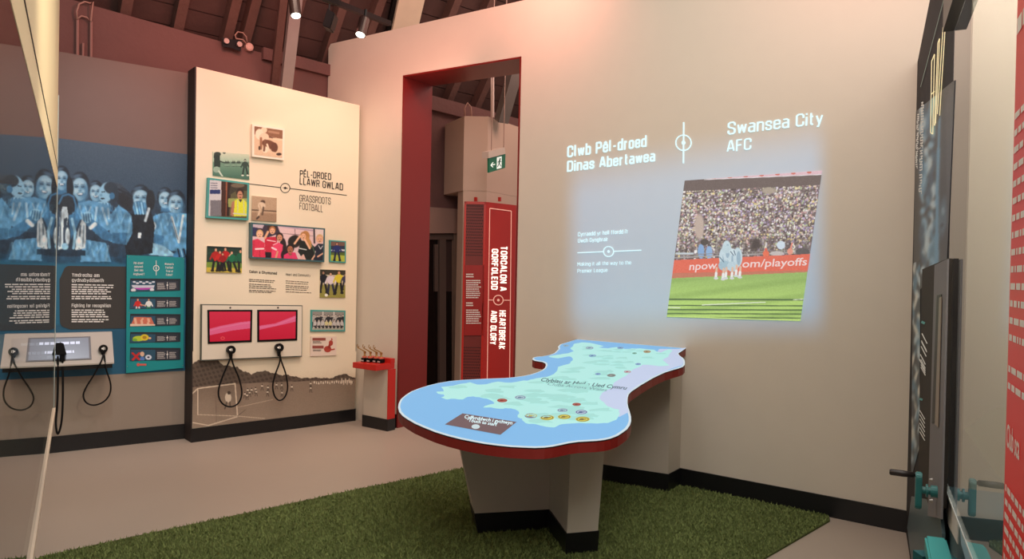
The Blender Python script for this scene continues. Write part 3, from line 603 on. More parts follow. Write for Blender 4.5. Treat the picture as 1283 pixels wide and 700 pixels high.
# 3 teal-framed volunteer in a yellow vest
t, q, o1 = photo('framed_photo', [(260.6, 222.3), (312.4, 229), (311.5, 275.8), (258.6, 272.5)], .04, 'teal-framed colour photo of a volunteer in a yellow vest by a door', tealf_m, 2.4)
p = Pic(q, 100, 100, (92, 88, 60)); p.t(255, 145, 3.5)
p.poly([(20, 280), (82, 285), (82, 440), (20, 440)], (206, 204, 206)).poly([(30, 370), (82, 370), (82, 440), (30, 440)], (120, 118, 124)).poly([(28, 324), (74, 324), (74, 342), (28, 342)], (38, 54, 108)).poly([(78, 285), (98, 285), (98, 440), (78, 440)], (62, 34, 26)).poly([(98, 285), (106, 285), (106, 440), (98, 440)], (150, 88, 60)).poly([(106, 285), (122, 288), (112, 440), (100, 440)], (44, 24, 20))
for i in range(3): p.line(32, 295 + i * 10, 60, 296 + i * 10, 3, (90, 92, 110))
p.poly([(122, 290), (198, 296), (198, 330), (150, 325), (110, 350)], (58, 54, 44)).ell(150, 305, 30, 10, (112, 98, 80)).poly([(108, 362), (198, 362), (198, 400), (108, 400)], (150, 160, 92))
p.ell(160, 336, 17, 18, (48, 32, 26)).ell(160, 348, 12, 19, (196, 140, 110)).line(154, 345, 168, 345, 2.5, (60, 40, 34)).ell(161, 358, 5, 2.4, (110, 50, 44)).poly([(136, 372), (150, 364), (176, 366), (190, 380), (194, 440), (126, 440)], (222, 226, 52)).poly([(124, 378), (137, 372), (132, 440), (118, 436)], (176, 120, 96)).line(131, 428, 192, 433, 6, (200, 206, 190)).line(150, 368, 150, 420, 4, (196, 204, 170)).line(176, 370, 178, 430, 4, (196, 204, 170)).poly([(154, 366), (170, 367), (162, 380)], (44, 44, 52))
p.blur(1).speck(6).build('printed_photo', GRASS, o1, print_m, t)
# 4 sepia bending player
t, q, o1 = photo('photo_print', [(315.6, 245), (346.8, 248), (346.4, 278), (314.9, 275.8)], .01, 'small unframed sepia photo of a player bending on a pitch', None)
p = Pic(q, 60, 60, (186, 158, 130)); p.t(235, 80, 2.692); p.poly([(210, 500), (305, 505), (305, 540), (210, 540)], (160, 130, 104)).line(212, 492, 300, 497, 3.5, (86, 66, 52)).ell(254, 466, 8, 7, (84, 62, 50)).ell(250, 478, 13, 12, (222, 200, 174), 30).line(246, 486, 238, 515, 7, (214, 190, 162)).line(256, 484, 252, 508, 6, (96, 74, 60)).line(244, 476, 250, 496, 4, (200, 170, 140)).line(240, 515, 234, 522, 6, (60, 44, 36)).blur(1).speck(6).build('printed_photo', GRASS, o1, print_m, t)
# 5 big group
t, q, o1 = photo('framed_photo', [(314.7, 278.4), (407.4, 286), (406.4, 328.4), (314.3, 323.2)], .06, 'largest photo, wide dark-framed group of laughing girls in pink and dark tops', mat('dark_teal_frame', (62, 98, 104), .5), 2.)
p = Pic(q, 220, 110, (222, 192, 196)); p.t(310, 275, 11.67)
p.poly([(60, 50), (430, 60), (480, 200), (300, 260), (60, 240)], (60, 50, 66)).poly([(80, 50), (250, 70), (220, 130), (80, 110)], (200, 180, 190)).poly([(450, 60), (970, 130), (970, 330), (520, 330)], (226, 196, 198)).line(480, 200, 960, 240, 6, (96, 70, 76)).line(690, 100, 700, 240, 8, (110, 84, 88)).line(450, 90, 950, 160, 24, (186, 160, 180)).line(975, 120, 980, 340, 22, (36, 34, 40)).poly([(990, 140), (1130, 150), (1130, 260), (990, 250)], (226, 208, 206))
p.ell(360, 120, 70, 60, (60, 40, 34)).ell(95, 170, 50, 60, (50, 54, 92))
p.poly([(250, 260), (430, 250), (440, 480), (260, 480)], (200, 40, 66)).poly([(255, 470), (400, 480), (400, 580), (255, 580)], (34, 20, 30)).line(300, 180, 255, 270, 34, (232, 178, 140)).face(365, 160, 45, (236, 180, 146), (170, 110, 64)).line(290, 300, 410, 320, 14, (246, 210, 216))
p.poly([(70, 300), (150, 280), (250, 340), (265, 560), (90, 570)], (218, 54, 84)).face(180, 215, 48, (240, 190, 160), (226, 180, 128)).line(120, 430, 235, 425, 24, (250, 224, 228)).line(95, 320, 80, 520, 30, (204, 44, 74)).line(180, 450, 185, 560, 6, (150, 20, 44))
p.ell(520, 400, 50, 130, (44, 30, 34)).poly([(380, 360), (450, 330), (520, 370), (500, 580), (345, 580), (350, 480)], (232, 70, 108)).face(470, 260, 50, (214, 150, 118), (40, 28, 28)).line(440, 470, 410, 580, 26, (222, 162, 128)).line(360, 410, 420, 440, 26, (248, 214, 224)).line(375, 370, 440, 340, 10, (250, 210, 220))
p.ell(690, 320, 100, 90, (40, 34, 30), -30).poly([(780, 300), (920, 340), (1000, 420), (960, 590), (820, 590), (740, 470)], (30, 34, 32)).ell(850, 240, 60, 75, (186, 130, 74)).ell(890, 330, 40, 90, (196, 142, 84), -25).face(820, 240, 44, (238, 184, 150), (180, 124, 72)).line(770, 240, 690, 350, 30, (236, 184, 150)).line(840, 290, 910, 420, 28, (240, 190, 158)).line(760, 420, 860, 440, 16, (210, 214, 210))
p.poly([(760, 560), (820, 500), (860, 590), (760, 590)], (222, 180, 170)).ell(560, 520, 70, 90, (44, 26, 34)).poly([(530, 520), (600, 480), (700, 480), (740, 580), (530, 585)], (224, 60, 110)).face(625, 430, 52, (176, 112, 84), (30, 22, 22)).poly([(585, 490), (660, 500), (625, 530)], (150, 90, 70))
p.poly([(980, 400), (1040, 350), (1130, 360), (1130, 600), (960, 590), (1000, 470)], (36, 40, 56)).face(1058, 285, 50, (232, 176, 146), (214, 172, 124)).path([(1040, 380), (1070, 430), (1100, 385)], 12, (206, 204, 210)).line(1030, 540, 1110, 490, 22, (230, 176, 146)).line(940, 590, 980, 530, 22, (226, 180, 150)).line(940, 360, 990, 500, 12, (80, 110, 90))
p.blur(1).speck(6).build('printed_photo', GRASS, o1, print_m, t)
# 6 single player, teal frame
t, q, o1 = photo('framed_photo', [(412.9, 300.4), (433.6, 301.9), (433.4, 329.4), (412.9, 328)], .02, 'smallest teal-framed photo of one player in blue standing on a pitch', tealf_m, 1.6)
p = Pic(q, 50, 60, (44, 54, 78)); p.t(345, 200, 4.83); p.poly([(325, 575), (430, 580), (430, 630), (325, 630)], (176, 190, 70)).poly([(325, 560), (430, 562), (430, 580), (325, 575)], (90, 110, 50)).poly([(330, 495), (430, 500), (430, 522), (330, 520)], (120, 90, 80)).line(385, 545, 418, 548, 10, (220, 224, 230)).line(340, 548, 360, 548, 8, (200, 206, 214)).man(373, 500, 112, (206, 150, 120), (60, 40, 40), (34, 50, 112), (28, 34, 72)).blur(1).speck(6).build('printed_photo', GRASS, o1, print_m, t)
# 7 team in red with a green-shirted pair
t, q, o1 = photo('photo_print', [(259.3, 307.9), (303, 309.9), (303, 341.6), (258.7, 340.7)], .012, 'unframed photo of players in red shirts and green shirts before dark trees', None)
p = Pic(q, 100, 75, (34, 62, 50)); p.t(255, 145, 3.5); p.poly([(10, 664), (175, 668), (175, 692), (10, 692)], (206, 184, 70)).poly([(10, 640), (175, 645), (175, 668), (10, 664)], (120, 150, 60)).line(20, 600, 168, 604, 1.5, (60, 90, 74)).poly([(10, 570), (170, 576), (170, 586), (10, 582)], (24, 40, 38))
for x, y, h_, c in [(54, 578, 104, (178, 34, 32)), (72, 590, 92, (200, 40, 36)), (96, 576, 104, (190, 32, 36)), (84, 600, 80, (150, 26, 30)), (124, 592, 92, (26, 110, 76)), (162, 586, 100, (24, 96, 68))]: p.man(x, y, h_, (226, 170, 134), (50, 34, 30), c, (24, 22, 28), lean=(8 if c[1] > 90 else 0))
p.line(112, 615, 126, 600, 4, (230, 180, 150)).blur(1).speck(6).build('printed_photo', GRASS, o1, print_m, t)
# 8 two players in action
t, q, o1 = photo('photo_print', [(401, 337.4), (432.9, 338.5), (432.6, 372.8), (400.6, 372.4)], .012, 'unframed photo of players chasing a ball, one in a yellow shirt', None)
p = Pic(q, 70, 75, (196, 182, 150)); p.t(380, 290, 4.37); p.poly([(85, 205), (235, 208), (235, 240), (85, 238)], (60, 58, 46)).poly([(85, 236), (235, 240), (235, 290), (85, 285)], (204, 192, 168)).poly([(85, 290), (235, 295), (235, 370), (85, 370)], (150, 146, 72))
p.man(110, 215, 120, (170, 130, 104), (30, 26, 24), (30, 32, 40), (34, 34, 38)).man(150, 222, 124, (206, 166, 140), (40, 30, 26), (226, 214, 220), (40, 44, 70), lean=2).man(196, 214, 126, (214, 160, 120), (50, 36, 28), (222, 206, 60), (26, 26, 30), lean=-4).man(228, 230, 90, (150, 120, 100), (40, 34, 30), (60, 60, 90), (40, 40, 50)).ell(126, 348, 9, 8, (240, 238, 230)).speck(6).build('printed_photo', GRASS, o1, print_m, t)
# 9 team photo, teal frame
t, q, o1 = photo('framed_photo', [(389.6, 388), (433, 388.9), (432.6, 415), (389.2, 415)], .016, 'teal-framed monochrome team photograph in rows, above the red card', tealf_m, 1.9)
p = Pic(q, 100, 60, (190, 184, 176)); p.t(380, 290, 4.37); p.poly([(40, 436), (230, 440), (230, 466), (40, 462)], (150, 146, 140)).line(108, 436, 108, 500, 5, (230, 226, 220)).line(168, 436, 168, 500, 5, (236, 232, 226))
for i in range(9): p.man(58 + i * 20, 452 + (i % 2) * 3, 84, (206, 196, 186), (30, 28, 28), (46, 46, 52) if i % 3 else (180, 178, 174), (38, 38, 42))
for i in range(8): p.ell(64 + i * 21, 502, 9, 13, (214, 206, 150) if i in (3, 4) else (200, 198, 196)); p.ell(64 + i * 21, 486, 6, 7, (44, 40, 38)); p.ell(64 + i * 21, 488, 4, 5, (214, 202, 190)); p.line(58 + i * 21, 518, 70 + i * 21, 520, 7, (40, 40, 44))
p.line(45, 534, 228, 534, 10, (170, 176, 160)).speck(6).build('printed_photo', GRASS, o1, print_m, t)
# 10 information card
cd_ = thing('information_card', GRASS.at(405, 445.5, .008), 'small pale card with red captions and a red figure, lowest on the panel', 'card')
MB().slab(GRASS, [(389.6, 421.2), (421.9, 421.2), (421.4, 445), (388.7, 446)], .001, .016).build('card_board', mat('pale_card', (232, 212, 196), .5), cd_)
pc = lambda x, y: GRASS.at(x, y, .018); rk = mat('brick_red_ink', (176, 66, 52), .6)
multi('caption_bars', [stroke(391.5, 424.8, 408, 424.8, 3.4, pc), stroke(391.5, 434.6, 405.5, 434.6, 3.6, pc)], mat('dull_red_ink', (150, 78, 68), .6), cd_)
greek('caption_print', [(392, 427), (404, 427), (404, 430), (392, 430)], 2, pc, ink_m, cd_, seed=2); greek('caption_print', [(392, 437.5), (404, 437.5), (404, 440), (392, 440)], 2, pc, ink_m, cd_, seed=12)
multi('red_figure_print', [disc(410.5, 437.2, 4.6, pc, ry=4), disc(414.6, 429.5, 2.6, pc, ry=3.4), stroke(413.5, 431, 412, 436, 3, pc), stroke(415, 438, 419.5, 437, 1.6, pc), stroke(416, 426, 415.5, 423.6, 1.4, pc)], rk, cd_)

# interactive double screen board
sb = thing('screen_board', GRASS.at(315, 450, .03), 'cream interactive board with two red touchscreens on the photo panel', 'display board')
bq = [(252.8, 381), (379, 382.4), (378.3, 446.8), (252, 452)]
MB().slab(GRASS, bq, .001, .045).build('board', mat('dark_board_core', (92, 96, 88), .6), sb)
MB().slab(GRASS, [(253.6, 382.2), (378.3, 383.5), (377.6, 445.5), (252.9, 450.6)], .045, .050).build('face_plate', mat('cream_laminate', (226, 216, 198), .45), sb)
for (q0, stripe) in (([(260, 388), (316.3, 388), (315.5, 428.3), (260.5, 430.6)], [(262, 412), (276, 408.2), (300, 403.6), (314, 402), (314, 411), (290, 414), (262, 420)]), ([(322.5, 388), (373, 388), (372.5, 426.3), (322.5, 428.3)], [(325, 408), (345, 405), (371, 395), (371, 402.5), (352, 407), (325, 413)])):
    sc = MB().slab(GRASS, q0, .048, .056).build('screen', plastic_m, sb)
    qi = [(q0[0][0] + 2.4, q0[0][1] + 2.2), (q0[1][0] - 2.4, q0[1][1] + 2.2), (q0[2][0] - 2.4, q0[2][1] - 2.4), (q0[3][0] + 2.4, q0[3][1] - 2.6)]
    p = Pic(qi, 110, 80, (216, 44, 68)); p.grad((222, 50, 74), (204, 34, 58), 388, 430); p.poly(stripe, (232, 100, 136)); p.path([(a + 1, b_ + 2) for a, b_ in stripe[:4]], 1.2, (238, 128, 158), .7)
    if q0[0][0] < 300: p.ell(279, 423.5, 2.6, 2, (238, 90, 90)); p.ell(279, 423.5, 1.7, 1.3, (210, 40, 60))
    p.build('display', GRASS, .0585, screen_m, sc)
for x in (288.5, 348.3): multi('fixing_screw', [disc(x, 385.4, 1.2, lambda X, Y: GRASS.at(X, Y, .052))], ink_m, sb)
def cord_loop(fr, top, pts, r, name='cord', parent=None):
    """hanging loop through px points at given offsets, smoothed"""
    P_ = [fr.at(x, y, o) for x, y, o in pts]; out = []
    for i in range(len(P_) - 1):
        p0, p1, p2, p3 = P_[max(i - 1, 0)], P_[i], P_[i + 1], P_[min(i + 2, len(P_) - 1)]
        for k in range(6):
            t = k / 6; out.append(.5 * (2 * p1 + (p2 - p0) * t + (2 * p0 - 5 * p1 + 4 * p2 - p3) * t * t + (3 * p1 - p0 - 3 * p2 + p3) * t ** 3))
    out.append(P_[-1]); return MB().tube(out, r, 7).build(name, plastic_m, parent, smooth=True)
def handset(fr, cx, cy, rpx, o, loop, lab, cat='audio handset', grp='listening handsets on cords', wide=False, r=.0075):
    c = fr.at(cx, cy, o + .03); t = thing('audio_handset', c, lab, cat, grp)
    rr = np.linalg.norm(fr.at(cx + rpx, cy, o) - fr.at(cx, cy, o)) * .98
    b = MB()
    pts = [c - fr.n * .029, c + fr.n * .012, c + fr.n * .03]
    b.tube(pts, [rr * .82, rr, rr * .9], 20); b.build('ear_cup', plastic_m, t, smooth=False)
    pp = lambda x, y: fr.at(x, y, o + .0615)
    k = rpx / 5.5
    multi('speaker_icon', [[pp(cx - 1.9 * k, cy - .8 * k), pp(cx - .6 * k, cy - .9 * k), pp(cx + .8 * k, cy - 2.2 * k), pp(cx + .8 * k, cy + 2. * k), pp(cx - .6 * k, cy + .9 * k), pp(cx - 1.9 * k, cy + .8 * k)], stroke(cx + 1.7 * k, cy - 1.5 * k, cx + 2. * k, cy + 1.3 * k, .8 * k, pp)], white_ink, t)
    n0 = fr.at(cx, cy + rpx * .6, o + .035); n1 = fr.at(cx + .2, cy + rpx * 2.0, o + .035)
    MB().tube([n0, n1], [rr * .5, rr * .32], 12).build('neck', plastic_m, t)
    cord_loop(fr, None, loop, r, 'cord', t); return t
handset(GRASS, 289, 438, 5.6, .05, [(289, 447, .085), (286, 455, .085), (278, 474, .08), (273.6, 491, .075), (277.5, 504, .075), (288, 509.4, .08), (298.5, 505, .085), (303, 492, .085), (299.5, 474, .085), (292.5, 457, .085), (290, 447, .085)], 'black round listening handset with cord loop under left red screen')
handset(GRASS, 349.3, 435.2, 5.4, .05, [(350, 444, .085), (350.5, 453, .085), (344.5, 470, .08), (341.8, 484, .075), (344.2, 496, .075), (350.2, 501.4, .08), (357, 497, .085), (360.4, 485, .085), (358, 468, .085), (352.8, 453, .085), (351, 444, .085)], 'black round listening handset with cord loop under right red screen')

# ------------------------------------------------------------------ blue mural and grey wall panel
mp = thing('mural_panel', MURAL.P(-.9, -.05, 0), 'tall dark panel with blue mural of women footballers lifting a trophy', 'display panel')
zt_m = 3.30; a1m = MURAL.az(238.4, 300)[0]
MB().box(MURAL, -2.6, a1m + .015, -.08, 0, 0, zt_m).build('panel_board', mat('brown_grey_paint', (120, 98, 90), .7, noise=.04), mp)
zs = MURAL.az(200, 462)[1]
MB().slab(MURAL, [(-60, 480), (239.5, 462.5), (239, 540), (-60, 565)], .0005, .003).build('grey_lower_panel', mat('mural_grey_paint', (150, 136, 122), .65), mp)
MB().box(MURAL, -2.6, a1m + .015, 0, .014, 0, .135).build('kick_board', black_m, mp)
Q = [(-40, 159), (237.5, 193.5), (237.5, 464), (-40, 478)]
m_ = Pic(Q, 440, 400, (54, 80, 104)); m_.t(0, 180, 4.666)
m_.grad((62, 84, 104), (44, 74, 100), 0, 500)
X_, Y_ = m_._X()
BL1, BL2, BL3, DK, WH = (98, 164, 208), (62, 122, 166), (150, 206, 236), (20, 32, 46), (214, 238, 248)
m_.mix(np.clip((Y_ - 620) / 80, 0, 1), (30, 84, 118))
m_.mix(((Y_ > 330) & (Y_ < 660)) * np.clip((np.sin(X_ * .05) + 1.6) / 2.6, 0, 1), (36, 52, 70), .6)
def bhead(cx, cy, rx, ry, tilt=0, hair=True, side=0):
    m_.poly([(cx - rx * .45, cy + ry * .6), (cx + rx * .5, cy + ry * .6), (cx + rx * .7, cy + ry * 1.35), (cx - rx * .6, cy + ry * 1.35)], BL2)
    m_.ell(cx, cy - ry * .16, rx * 1.04, ry * .98, (26, 40, 56), tilt, .12); m_.ell(cx - rx * .3, cy - ry * .82, rx * .5, ry * .14, (74, 104, 130), -15, .9)
    m_.ell(cx + side * rx * .15, cy + ry * .14, rx * .84, ry * .84, (132, 186, 216), tilt, .14)
    m_.ell(cx + rx * .5, cy + ry * .3, rx * .4, ry * .6, (84, 140, 178), tilt, 1.); m_.ell(cx - rx * .1, cy - ry * .34, rx * .6, ry * .26, (172, 214, 234), tilt, 1.)
    m_.ell(cx - rx * .36, cy + ry * .26, rx * .3, ry * .2, (184, 222, 238), 0, 1.); m_.ell(cx + rx * .3, cy + ry * .28, rx * .24, ry * .16, (158, 206, 230), 0, 1.)
    for e_ in (-.34, .34): m_.ell(cx + rx * e_, cy - ry * .06, rx * .24, ry * .09, (80, 124, 156), 0, 1.); m_.line(cx + rx * (e_ - .14), cy - ry * .03, cx + rx * (e_ + .14), cy - ry * .04, ry * .045, (24, 40, 56)); m_.line(cx + rx * (e_ - .2), cy - ry * .19, cx + rx * (e_ + .2), cy - ry * .21, ry * .04, (46, 74, 98), .8)
    m_.line(cx + rx * .1, cy - ry * .02, cx + rx * .14, cy + ry * .22, rx * .09, (104, 158, 192), .7); m_.ell(cx + rx * .04, cy + ry * .25, rx * .17, ry * .06, (92, 146, 180), 0, 1.)
    m_.poly([(cx - rx * .36, cy + ry * .42), (cx + rx * .42, cy + ry * .4), (cx + rx * .26, cy + ry * .58), (cx + rx * .04, cy + ry * .64), (cx - rx * .2, cy + ry * .58)], (60, 98, 130)); m_.poly([(cx - rx * .29, cy + ry * .44), (cx + rx * .35, cy + ry * .42), (cx + rx * .2, cy + ry * .54), (cx - rx * .14, cy + ry * .55)], (226, 242, 248))
def folds(x0, y0, x1, y1, n, w, c1, c2):
    for i in range(n):
        t = (i + .5) / n; x = x0 + (x1 - x0) * t; y = y0 + (y1 - y0) * t
        m_.line(x, y, x + 30 * math.sin(i * 2.3), y + w * (.5 + .5 * math.sin(i * 5.1) ** 2), 9 + 5 * math.sin(i * 3.7), c1 if i % 2 else c2, .55)
# far left of the mural (mostly behind the case)
bhead(30, 235, 44, 60); m_.poly([(-60, 330), (60, 300), (110, 420), (90, 560), (-60, 560)], BL1); folds(-40, 330, 80, 320, 7, 140, BL3, BL2)
# right: smiling with medal and one behind
bhead(965, 320, 44, 58, 0); bhead(1030, 345, 50, 66, 6, side=-.6)
m_.poly([(900, 420), (960, 400), (1120, 410), (1120, 640), (1000, 625), (880, 570), (865, 480)], BL1); folds(900, 410, 1110, 420, 11, 110, BL3, BL2); m_.poly([(870, 520), (960, 540), (955, 590), (865, 570)], BL2); m_.poly([(880, 575), (960, 600), (1040, 660), (870, 650)], BL3)
m_.path([(1005, 430), (1045, 575), (1070, 420)], 13, WH); m_.path([(1008, 450), (1040, 560)], 4, DK, .6); m_.ell(895, 480, 18, 26, WH); m_.ell(1060, 640, 50, 24, BL2, -20); [m_.line(1040 + i * 16, 615, 1050 + i * 18, 660, 8, BL3 if i % 2 else DK) for i in range(5)]
# woman with hands at the mouth
m_.poly([(750, 420), (880, 380), (905, 480), (890, 640), (740, 660), (720, 520)], (26, 36, 48)); bhead(822, 318, 56, 70, 0); m_.ell(880, 330, 26, 60, (30, 38, 48)); m_.ell(815, 372, 44, 36, BL2, 25); [m_.line(775 + i * 17, 345, 790 + i * 16, 410, 10, BL3 if i % 2 else BL1) for i in range(5)]; m_.line(870, 380, 850, 450, 16, WH); m_.poly([(805, 520), (826, 520), (824, 552), (806, 550)], WH)
# pair: one smiling, one turned to kiss
m_.poly([(640, 420), (700, 350), (770, 420), (775, 520), (740, 590), (640, 570)], BL1); folds(650, 360, 770, 430, 8, 100, BL3, BL2); m_.poly([(655, 520), (745, 520), (735, 590), (655, 580)], BL2)
bhead(560, 280, 42, 58); m_.ell(680, 280, 60, 50, (58, 74, 90), 20); m_.ell(725, 320, 46, 70, (34, 44, 58), -35); m_.line(640, 250, 740, 300, 6, (84, 106, 126), .6); m_.line(650, 235, 745, 280, 4, (84, 106, 126), .5); m_.ell(735, 340, 30, 60, (34, 40, 50), -30); m_.ell(620, 285, 42, 60, BL3, 15, .15); m_.ell(648, 258, 40, 34, (40, 56, 72), 20, .2); m_.ell(668, 300, 26, 44, (40, 56, 72), 0, .2); m_.ell(590, 300, 10, 9, (120, 174, 206)); m_.line(596, 282, 612, 280, 5, DK); m_.ell(655, 305, 16, 20, BL2); m_.ell(600, 320, 12, 5, DK)
m_.ell(590, 372, 60, 34, BL3, -8); [m_.line(548 + i * 18, 350, 560 + i * 18, 395, 8, BL2) for i in range(6)]
# centre woman (right of the pane)
bhead(466, 255, 55, 80); m_.ell(410, 260, 20, 60, DK); m_.poly([(410, 360), (520, 330), (640, 360), (655, 500), (560, 530), (520, 450), (430, 440)], BL1); folds(440, 360, 640, 380, 12, 100, WH, BL2)
m_.poly([(500, 470), (540, 440), (655, 530), (650, 570), (600, 560)], BL2); m_.line(530, 490, 556, 470, 24, WH); m_.ell(510, 430, 32, 34, BL3, 20); [m_.line(488 + i * 14, 410, 492 + i * 15, 455, 7, BL2) for i in range(4)]
m_.poly([(500, 560), (620, 580), (650, 690), (470, 690), (480, 600)], BL1); folds(500, 570, 640, 600, 8, 90, BL3, BL2)
# woman behind the trophy
bhead(360, 205, 46, 68, 0); m_.ell(405, 240, 16, 50, DK)
# mirrored-side figures of the mural (left of the trophy)
m_.poly([(210, 560), (60, 580), (30, 690), (260, 690)], BL1); bhead(250, 250, 50, 78); m_.poly([(330, 360), (220, 330), (60, 360), (40, 500), (200, 520)], BL1); folds(80, 360, 300, 360, 12, 100, WH, BL2); bhead(150, 280, 42, 55)
# trophy: chrome cups and handles
m_.ell(395, 350, 60, 62, (34, 48, 62)); m_.path([(345, 350), (365, 305), (400, 295), (430, 310), (444, 360), (440, 420)], 11, BL2); m_.poly([(350, 430), (366, 365), (392, 370), (400, 420), (372, 610), (340, 620)], WH); m_.poly([(372, 440), (392, 430), (388, 600), (368, 610)], (50, 70, 90)); m_.line(356, 400, 350, 600, 8, (90, 110, 126)); m_.poly([(452, 520), (480, 440), (503, 470), (500, 610), (440, 622)], (206, 224, 230)); m_.line(470, 480, 462, 610, 9, (70, 96, 118)); m_.line(490, 480, 484, 600, 7, (120, 150, 168)); m_.poly([(400, 420), (450, 400), (470, 440), (415, 560)], BL2); m_.path([(420, 440), (440, 520), (430, 610)], 16, BL3); m_.ell(462, 575, 20, 34, WH); m_.poly([(330, 622), (500, 622), (500, 655), (330, 655)], (26, 52, 74)); m_.ell(395, 540, 14, 50, WH); m_.ell(380, 600, 20, 20, BL3)
m_.poly([(215, 480), (250, 440), (270, 500), (262, 620), (225, 615)], (206, 224, 230)); m_.line(240, 480, 246, 600, 8, (80, 104, 124))
rn = np.random.RandomState(9)
def fbm(sx, sy):
    g_ = rn.rand(sy + 2, sx + 2); fx = m_.u * sx; fy = m_.v * sy; ix = fx.astype(int); iy = fy.astype(int); tx_ = fx - ix; ty_ = fy - iy; tx_ = tx_ * tx_ * (3 - 2 * tx_); ty_ = ty_ * ty_ * (3 - 2 * ty_)
    return g_[iy, ix] * (1 - tx_) * (1 - ty_) + g_[iy, ix + 1] * tx_ * (1 - ty_) + g_[iy + 1, ix] * (1 - tx_) * ty_ + g_[iy + 1, ix + 1] * tx_ * ty_
tex = (fbm(46, 40) - .5) + .7 * (fbm(100, 70) - .5); low_ = np.clip((Y_ - 330) / 60, 0, 1)
m_.c = m_.c * (1 + (tex * .4 * low_)[:, None]); m_.blur(1); m_.speck(4)
# blue field beneath the picture
m_.t(0, 0, 1); X0, Y0 = m_._X(); m_.mix(np.clip((Y0 - 328) / 4, 0, 1), (36, 108, 140)); m_.mix(np.clip((Y0 - 405) / 3, 0, 1), (34, 92, 122))
m_.build('mural_print', MURAL, .0035, print_m, mp)
# dark text plaque with rounded left corners
pm = lambda x, y: MURAL.at(x, y, .006)
cq = [(87, 333)] + [(82 - 7 * math.sin(t * math.pi / 14) + 5, 338 - 6 * math.cos(t * math.pi / 14) + 1) for t in range(1, 7)] + [(74.6, 350), (74.8, 397)] + [(82 - 7 * math.cos(t * math.pi / 14), 402 + 8 * math.sin(t * math.pi / 14)) for t in range(1, 7)] + [(88, 412.5), (158, 411), (158, 333.8)]
MB().slab(MURAL, cq, .003, .008).build('text_plaque', mat('charcoal_plaque', (58, 56, 54), .6), mp)
pl_ = lambda x, y: MURAL.at(x, y, .0095)
sign_words('plaque_lettering', [('Ymdrechu am', (90, 346.3), (124.6, 347), 4.6), ('gydnabyddiaeth', (90, 352.8), (130, 353.4), 4.6), ('Fighting for recognition', (89.8, 384.6), (138.8, 384.8), 4.4)], pl_, white_ink, mp, w=0.15)
greek('plaque_body', [(89.7, 355), (146, 356), (146, 375), (89.7, 375)], [.07, .22, .37, .5, .63, .82, .95], pl_, white_ink, mp, h=.5, seed=14); greek('plaque_body', [(89.7, 387), (143, 387.2), (143, 404), (89.7, 404)], [.08, .24, .4, .56, .78, .93], pl_, white_ink, mp, h=.5, seed=15)

# teal quiz board
qb = thing('quiz_board', MURAL.at(196, 467, .02), 'tall teal quiz board with five picture windows on the blue mural', 'display board')
tq = [(158.9, 319.3), (231, 322.7), (230, 460.6), (158, 467.3)]
MB().slab(MURAL, tq, .004, .030).build('board', mat('teal_laminate', (22, 146, 150), .45), qb)
pq = lambda x, y: MURAL.at(x, y, .032)
kx = lambda x, y: (155 + x / 4.518, 315 + y / 4.518)
sign_words('board_lettering', [('Pêl-droed', kx(57, 72), kx(110, 71), 3), ('menywod:', kx(60, 92), kx(110, 92), 3), ('Gwir neu', kx(60, 112), kx(110, 112), 3), ('Anghywir?', kx(54, 134), kx(118, 134), 3), ("Women's", kx(232, 76), kx(283, 77), 2.8), ('Football:', kx(236, 96), kx(282, 97), 2.8), ('True or', kx(238, 116), kx(280, 117), 2.8), ('False?', kx(240, 137), kx(276, 138), 2.8)], pq, white_ink, qb, w=0.14)
multi('centre_symbol', [stroke(*kx(184, 50), *kx(184, 135), .8, pq), disc(*kx(184, 94), 1., pq)] + ring(*kx(184, 94), 3.4, .9, pq), white_ink, qb)
flaps = [(152, 228), (255, 326), (352, 425), (455, 518), (543, 620)]
dkw = mat('slate_label', (50, 54, 66), .5)
